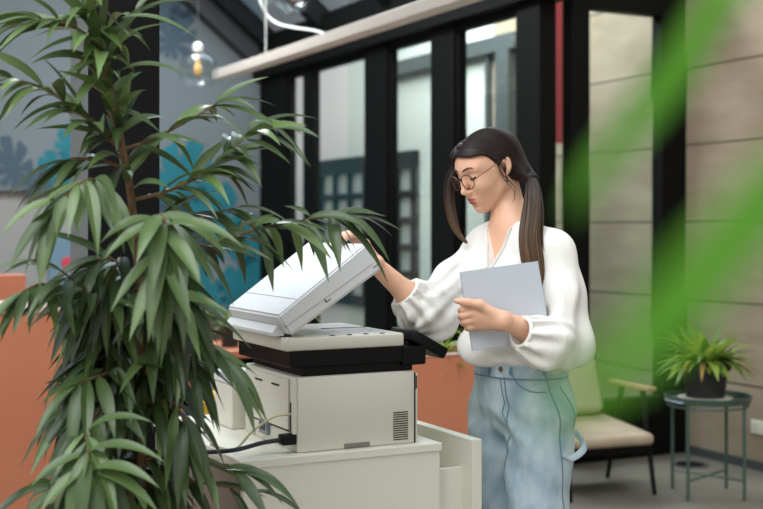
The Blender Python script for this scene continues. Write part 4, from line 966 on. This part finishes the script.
def folds(P):
    q = (P-belly)@SR; f, l, z = q[:, 0], q[:, 1], q[:, 2]
    w_ = .0062*np.sin(62*l+9*np.sin(5*z+1)+6*z)*np.clip((.30-z)/.3, .1, 1)
    w_ += .0044*np.sin(38*(l+f)+30*z+3*np.sin(9*l))
    tL = (P-Lel)@dL; rad = P-Lel-tL[:, None]*dL
    ang = np.arctan2(rad[:, 2], rad@np.cross(dL, SU)); m = np.clip((tL-.02)/.12, 0, 1)*np.clip((.115-np.linalg.norm(rad, axis=1))/.03, 0, 1)*np.clip((3.52-P[:, 1])/.05, 0, 1)
    w_ = w_*(1-m)+m*.0068*np.sin(11*ang+2*np.sin(20*tL))
    tR = (P-Rel)@dR; rad = P-Rel-tR[:, None]*dR
    ang = np.arctan2(rad[:, 2], rad@np.cross(dR, SU)); m = np.clip((tR+.02)/.08, 0, 1)*np.clip((.115-np.linalg.norm(rad, axis=1))/.03, 0, 1)*np.clip((.32-P[:, 0])/.05, 0, 1)
    w_ = w_*(1-m)+m*.0068*np.sin(10*ang+2*np.sin(18*tR))
    # diagonal drag folds on the two upper sleeves
    for a, b in ((Lsh, Lel), (Rsh, Rel)):
        u = (b-a)/np.linalg.norm(b-a); t = (P-a)@u; rr = np.linalg.norm(P-a-t[:, None]*u, axis=1); m = np.clip((t-.05)/.1, 0, 1)*np.clip((.12-rr)/.04, 0, 1)
        w_ = w_+m*(.0062*np.sin(7*np.arctan2((P-a)@np.cross(u, SL), (P-a)@SL)+11*t+1.8*np.sin(17*t))+.003*np.sin(13*np.arctan2((P-a)@np.cross(u, SL), (P-a)@SL)-16*t))
    return w_
B_.warp(folds)
# openings: the V neck, the two cuffs
zV = W(500, 268, 3.5).z
def vcut(P):
    q = P-neckb; f = q@SF; l = q@SL+.004; z = P[:, 2]
    t = np.clip((z-zV)/(neckb[2]+.012-zV), 0, 1.3); wv = .005+.040*t; l = l-(.034-.026*t)
    return np.maximum(np.maximum(np.abs(l)-wv, -(f-.0)), zV-z)*.8
B_.sub(vcut, .006)
B_.sub(cap(neckb-SU*.01+SF*.006, H(-.028, 0, -.045), .058, .066), .008)
for c, d_, r_ in ((cuL, dL, .036), (cuR, dR, .0405)):
    B_.sub(cyl(c, c+d_*.16, .075), .004); B_.sub(cyl(c-d_*.045, c+d_*.02, r_), .004)
BV, BQ = sdf_mesh(B_, (-.05, 3.1, .9), (.85, 4.0, 1.60), .0032)
BV = relax(BV, BQ, 1, .5)
blm = mat('blouse_fabric', rgb(232, 229, 223), .85, bump=(30, .35), sub=.03, spec=.15, stretch=(1.5, 1.5, .7))
blouse = np_obj('blouse', BV, BQ, blm, person, PO)
bb = BVHTree.FromPolygons([tuple(v) for v in BV], BQ.tolist())
# collar band along the V, cuff bands
for s in (-1, 1):
    P = []
    for t in np.linspace(-.02, 1.0, 14):
        z = zV+(neckb[2]+.012-zV)*t; l = s*(.009+.041*max(t, 0))-.004+.034-.026*t
        o = Vector(neckb+SL*l+SF*.3); o.z = z; c, n, i, dd = bb.ray_cast(o, Vector(-SF))
        if c is not None and dd < .32: P.append(c+n*.001)
    if len(P) > 3: wtube('collar_band', P, .0078, blm, 8, blouse, .55)
def ringpts(c, d_, R, n=25, k=1.0):
    d_ = Vector(d_); x = d_.orthogonal().normalized(); y = d_.cross(x)
    return [Vector(c)+(x*math.cos(a)+y*math.sin(a))*R for a in np.linspace(0, 2*math.pi, n)]
wtube('cuff', ringpts(cuL-dL*.005, dL, .0405), .0062, blm, 8, blouse); wtube('cuff', ringpts(cuR-dR*.005, dR, .0445), .0065, blm, 8, blouse)
c = on(bb, A3(W(409, 304, 3.49)), .001); MB().lathe([(0, 0), (.0045, .001), (.004, .003), (0, .0035)], 12).build('cuff_button', M['white_lam'], blouse, loc=c-PO).rotation_euler = (math.pi/2, 0, 0)
# ---- jeans
J = Field(); wz = W(520, 361, 3.6).z
J.add(ell(A3(W(519, 368, 3.60)), (.112, .148, .10), SR), .03)
J.add(ell(pelv-SU*.03-SF*.012, (.128, .170, .12), SR), .06)
for s in (-1, 1):
    hip = pelv+SL*s*.088-SU*.06; knee = pelv+SL*s*.092+SF*.03; knee[2] = .5; ank = pelv+SL*s*.10-SF*.005; ank[2] = .09
    J.add(cap(hip, hip*.5+knee*.5, .098, .093), .022); J.add(cap(hip*.5+knee*.5, knee, .093, .088), .008); J.add(cap(knee, ank, .088, .095), .008)
def jf(P):
    q = (P-pelv)@SR; f, l, z = q[:, 0], q[:, 1], q[:, 2]
    cr = np.exp(-((z+.10)/.06)**2)*np.exp(-(l/.13)**2)
    return .0062*np.sin(75*z+34*np.abs(l)+3*np.sin(12*l))*cr+.0032*np.sin(40*z+16*l+3*np.sin(7*l))*np.clip(-z/.1, 0, 1)+.0012*np.sin(55*l+20*z)
J.warp(jf)
J.sub(lambda P: wz-P[:, 2]*1.0-0*P[:, 0] if False else (wz-P[:, 2])*0+1.0, .001)
J.sub(lambda P: -(P[:, 2]-wz), .004); J.sub(lambda P: P[:, 2]-.085, .004)
JV, JQ = sdf_mesh(J, (.05, 3.2, .05), (.8, 4.0, 1.2), .004)
JV = relax(JV, JQ, 1, .5)
dn = mat('denim', rgb(148, 172, 186), .85, noise=(11, rgb(188, 205, 210)), bump=(220, .25), spec=.2, stretch=(1.6, 1.6, 1))
dstitch = mat('denim_seam', rgb(104, 132, 152), .85)
jeans = np_obj('jeans', JV, JQ, dn, person, PO)
jb = BVHTree.FromPolygons([tuple(v) for v in JV], JQ.tolist())
def seam(name, pts, rad=.0016, m=None, flat=None, off=.0006, n=10):
    P = [on(jb, p, off) for p in spline([W(*q) for q in pts], n)]
    return wtube(name, P, rad, m or dstitch, 6, jeans, flat)
seam('fly_seam', [(489, 372, 3.47), (490, 392, 3.46), (495, 412, 3.46), (503, 430, 3.48)]); seam('fly_seam', [(496, 374, 3.46), (498, 392, 3.46), (501, 410, 3.46), (504, 424, 3.48)], .002)
seam('pocket_seam', [(507, 374, 3.44), (514, 385, 3.43), (527, 391, 3.42), (549, 390, 3.43)], .002)
seam('side_seam', [(548, 372, 3.43), (554, 392, 3.43), (560, 420, 3.44), (561, 450, 3.44), (560, 510, 3.46)], .0022); seam('side_pocket_seam', [(565, 385, 3.46), (573, 410, 3.48), (577, 428, 3.5)], .0018)
seam('inner_seam', [(507, 436, 3.5), (511, 460, 3.53), (513, 509, 3.55)], .002)
# waistband, belt loops, button, hammer loop
wb_ = []
for a in np.linspace(0, 2*math.pi, 49):
    o = Vector(A3(W(519, 366, 3.60))+.3*(math.cos(a)*SF+math.sin(a)*SL)); c, n, i, dd = jb.ray_cast(o, (Vector(A3(W(519, 366, 3.60)))-o).normalized()); wb_.append(c+n*.001)
MB().tube([p-PO+Vector((0, 0, .006)) for p in wb_], .017, 8, False, .16).build('waistband', dn, jeans, smooth=True) if False else None
b = MB(); n_ = len(wb_)-1; cc = sum(wb_[:-1], Vector())/n_; rings = []
for p in wb_[:-1]:
    o = (p-cc); o.z = 0; o.normalize(); q = p-PO
    rings.append([b.bm.verts.new(q+o*a_2+Vector((0, 0, z_2))) for a_2, z_2 in ((-.004, -.022), (.003, -.022), (.003, .016), (-.004, .016))])
for i in range(n_):
    for j in range(4): b.bm.faces.new((rings[i][j], rings[(i+1) % n_][j], rings[(i+1) % n_][(j+1) % 4], rings[i][(j+1) % 4]))
b.build('waistband', dn, jeans, smooth=True)
wtube('waist_seam', [on(jb, p-Vector((0, 0, .023)), .002) for p in wb_], .0022, dstitch, 6, jeans)
for px, Y in ((478, 3.5), (505, 3.44), (548, 3.42)):
    P = [on(jb, W(px, 363+k*3, Y), .006 if 0 < k < 4 else .003) for k in range(5)]; wtube('belt_loop', P, .006, dstitch, 6, jeans, .35)
c = on(jb, W(487, 367, 3.45), .004); wtube('button', [c, c+Vector(SF)*.004], .008, mat('brass', rgb(150, 120, 84), .35, .8), 12, jeans)
P = [on(jb, W(563, 455, 3.44), .004), W(572, 458, 3.47), W(583, 450, 3.52), W(583, 442, 3.55), on(jb, W(577, 432, 3.52), .003)]
wtube('hammer_loop', spline(P, 6), .010, dn, 8, jeans, .35)
# ---- shoes
for s in (-1, 1):
    F = Field(); a0 = pelv+SL*s*.1+SL*.022-SF*.02; a0[2] = .05; a1 = pelv+SL*s*.1+SL*.045+SF*.13; a1[2] = .04
    F.add(cap(a0, a1, .052, .042), .02); F.add(cap(a0, a0+SU*.06, .048, .046), .02); F.sub(lambda P: P[:, 2]-.001, .002)
    sv, sq_ = sdf_mesh(F, a0-.3*np.array([1, 1, .2]), a0+.3, .006); np_obj('shoe', sv, sq_, M['white_lam'], person, PO)
# ================================================================== the paper she holds
TL_, TR_, BL_ = A3(W(460, 272, 3.335)), A3(W(538, 261, 3.366)), A3(W(482, 349.5, 3.312))
u_ = TR_-TL_; v_ = BL_-TL_; v_ -= u_*(u_@v_)/(u_@u_); nn = np.cross(u_, v_); nn /= np.linalg.norm(nn)
ps = thing('paper_stack', 'stack of white paper held against the white blouse in her left hand', 'paper', Vector(TL_))
b = MB(); th_ = .010
cs = [v_, v_+u_, u_, u_*0]
sgn = 1 if nn[1] > 0 else -1
b.hexa([Vector(c) for c in cs]+[Vector(c+nn*sgn*th_) for c in cs])
b.build('sheets', M['paper'], ps)
b = MB(); b.hexa([Vector(c-nn*sgn*.0012) for c in (v_*.995+u_*.004, v_*.99+u_*.994, u_*.994+v_*.006, u_*.006+v_*.004)]+[Vector(c-nn*sgn*.0002) for c in (v_*.995+u_*.004, v_*.99+u_*.994, u_*.994+v_*.006, u_*.006+v_*.004)])
b.build('top_sheet', M['paper'], ps)
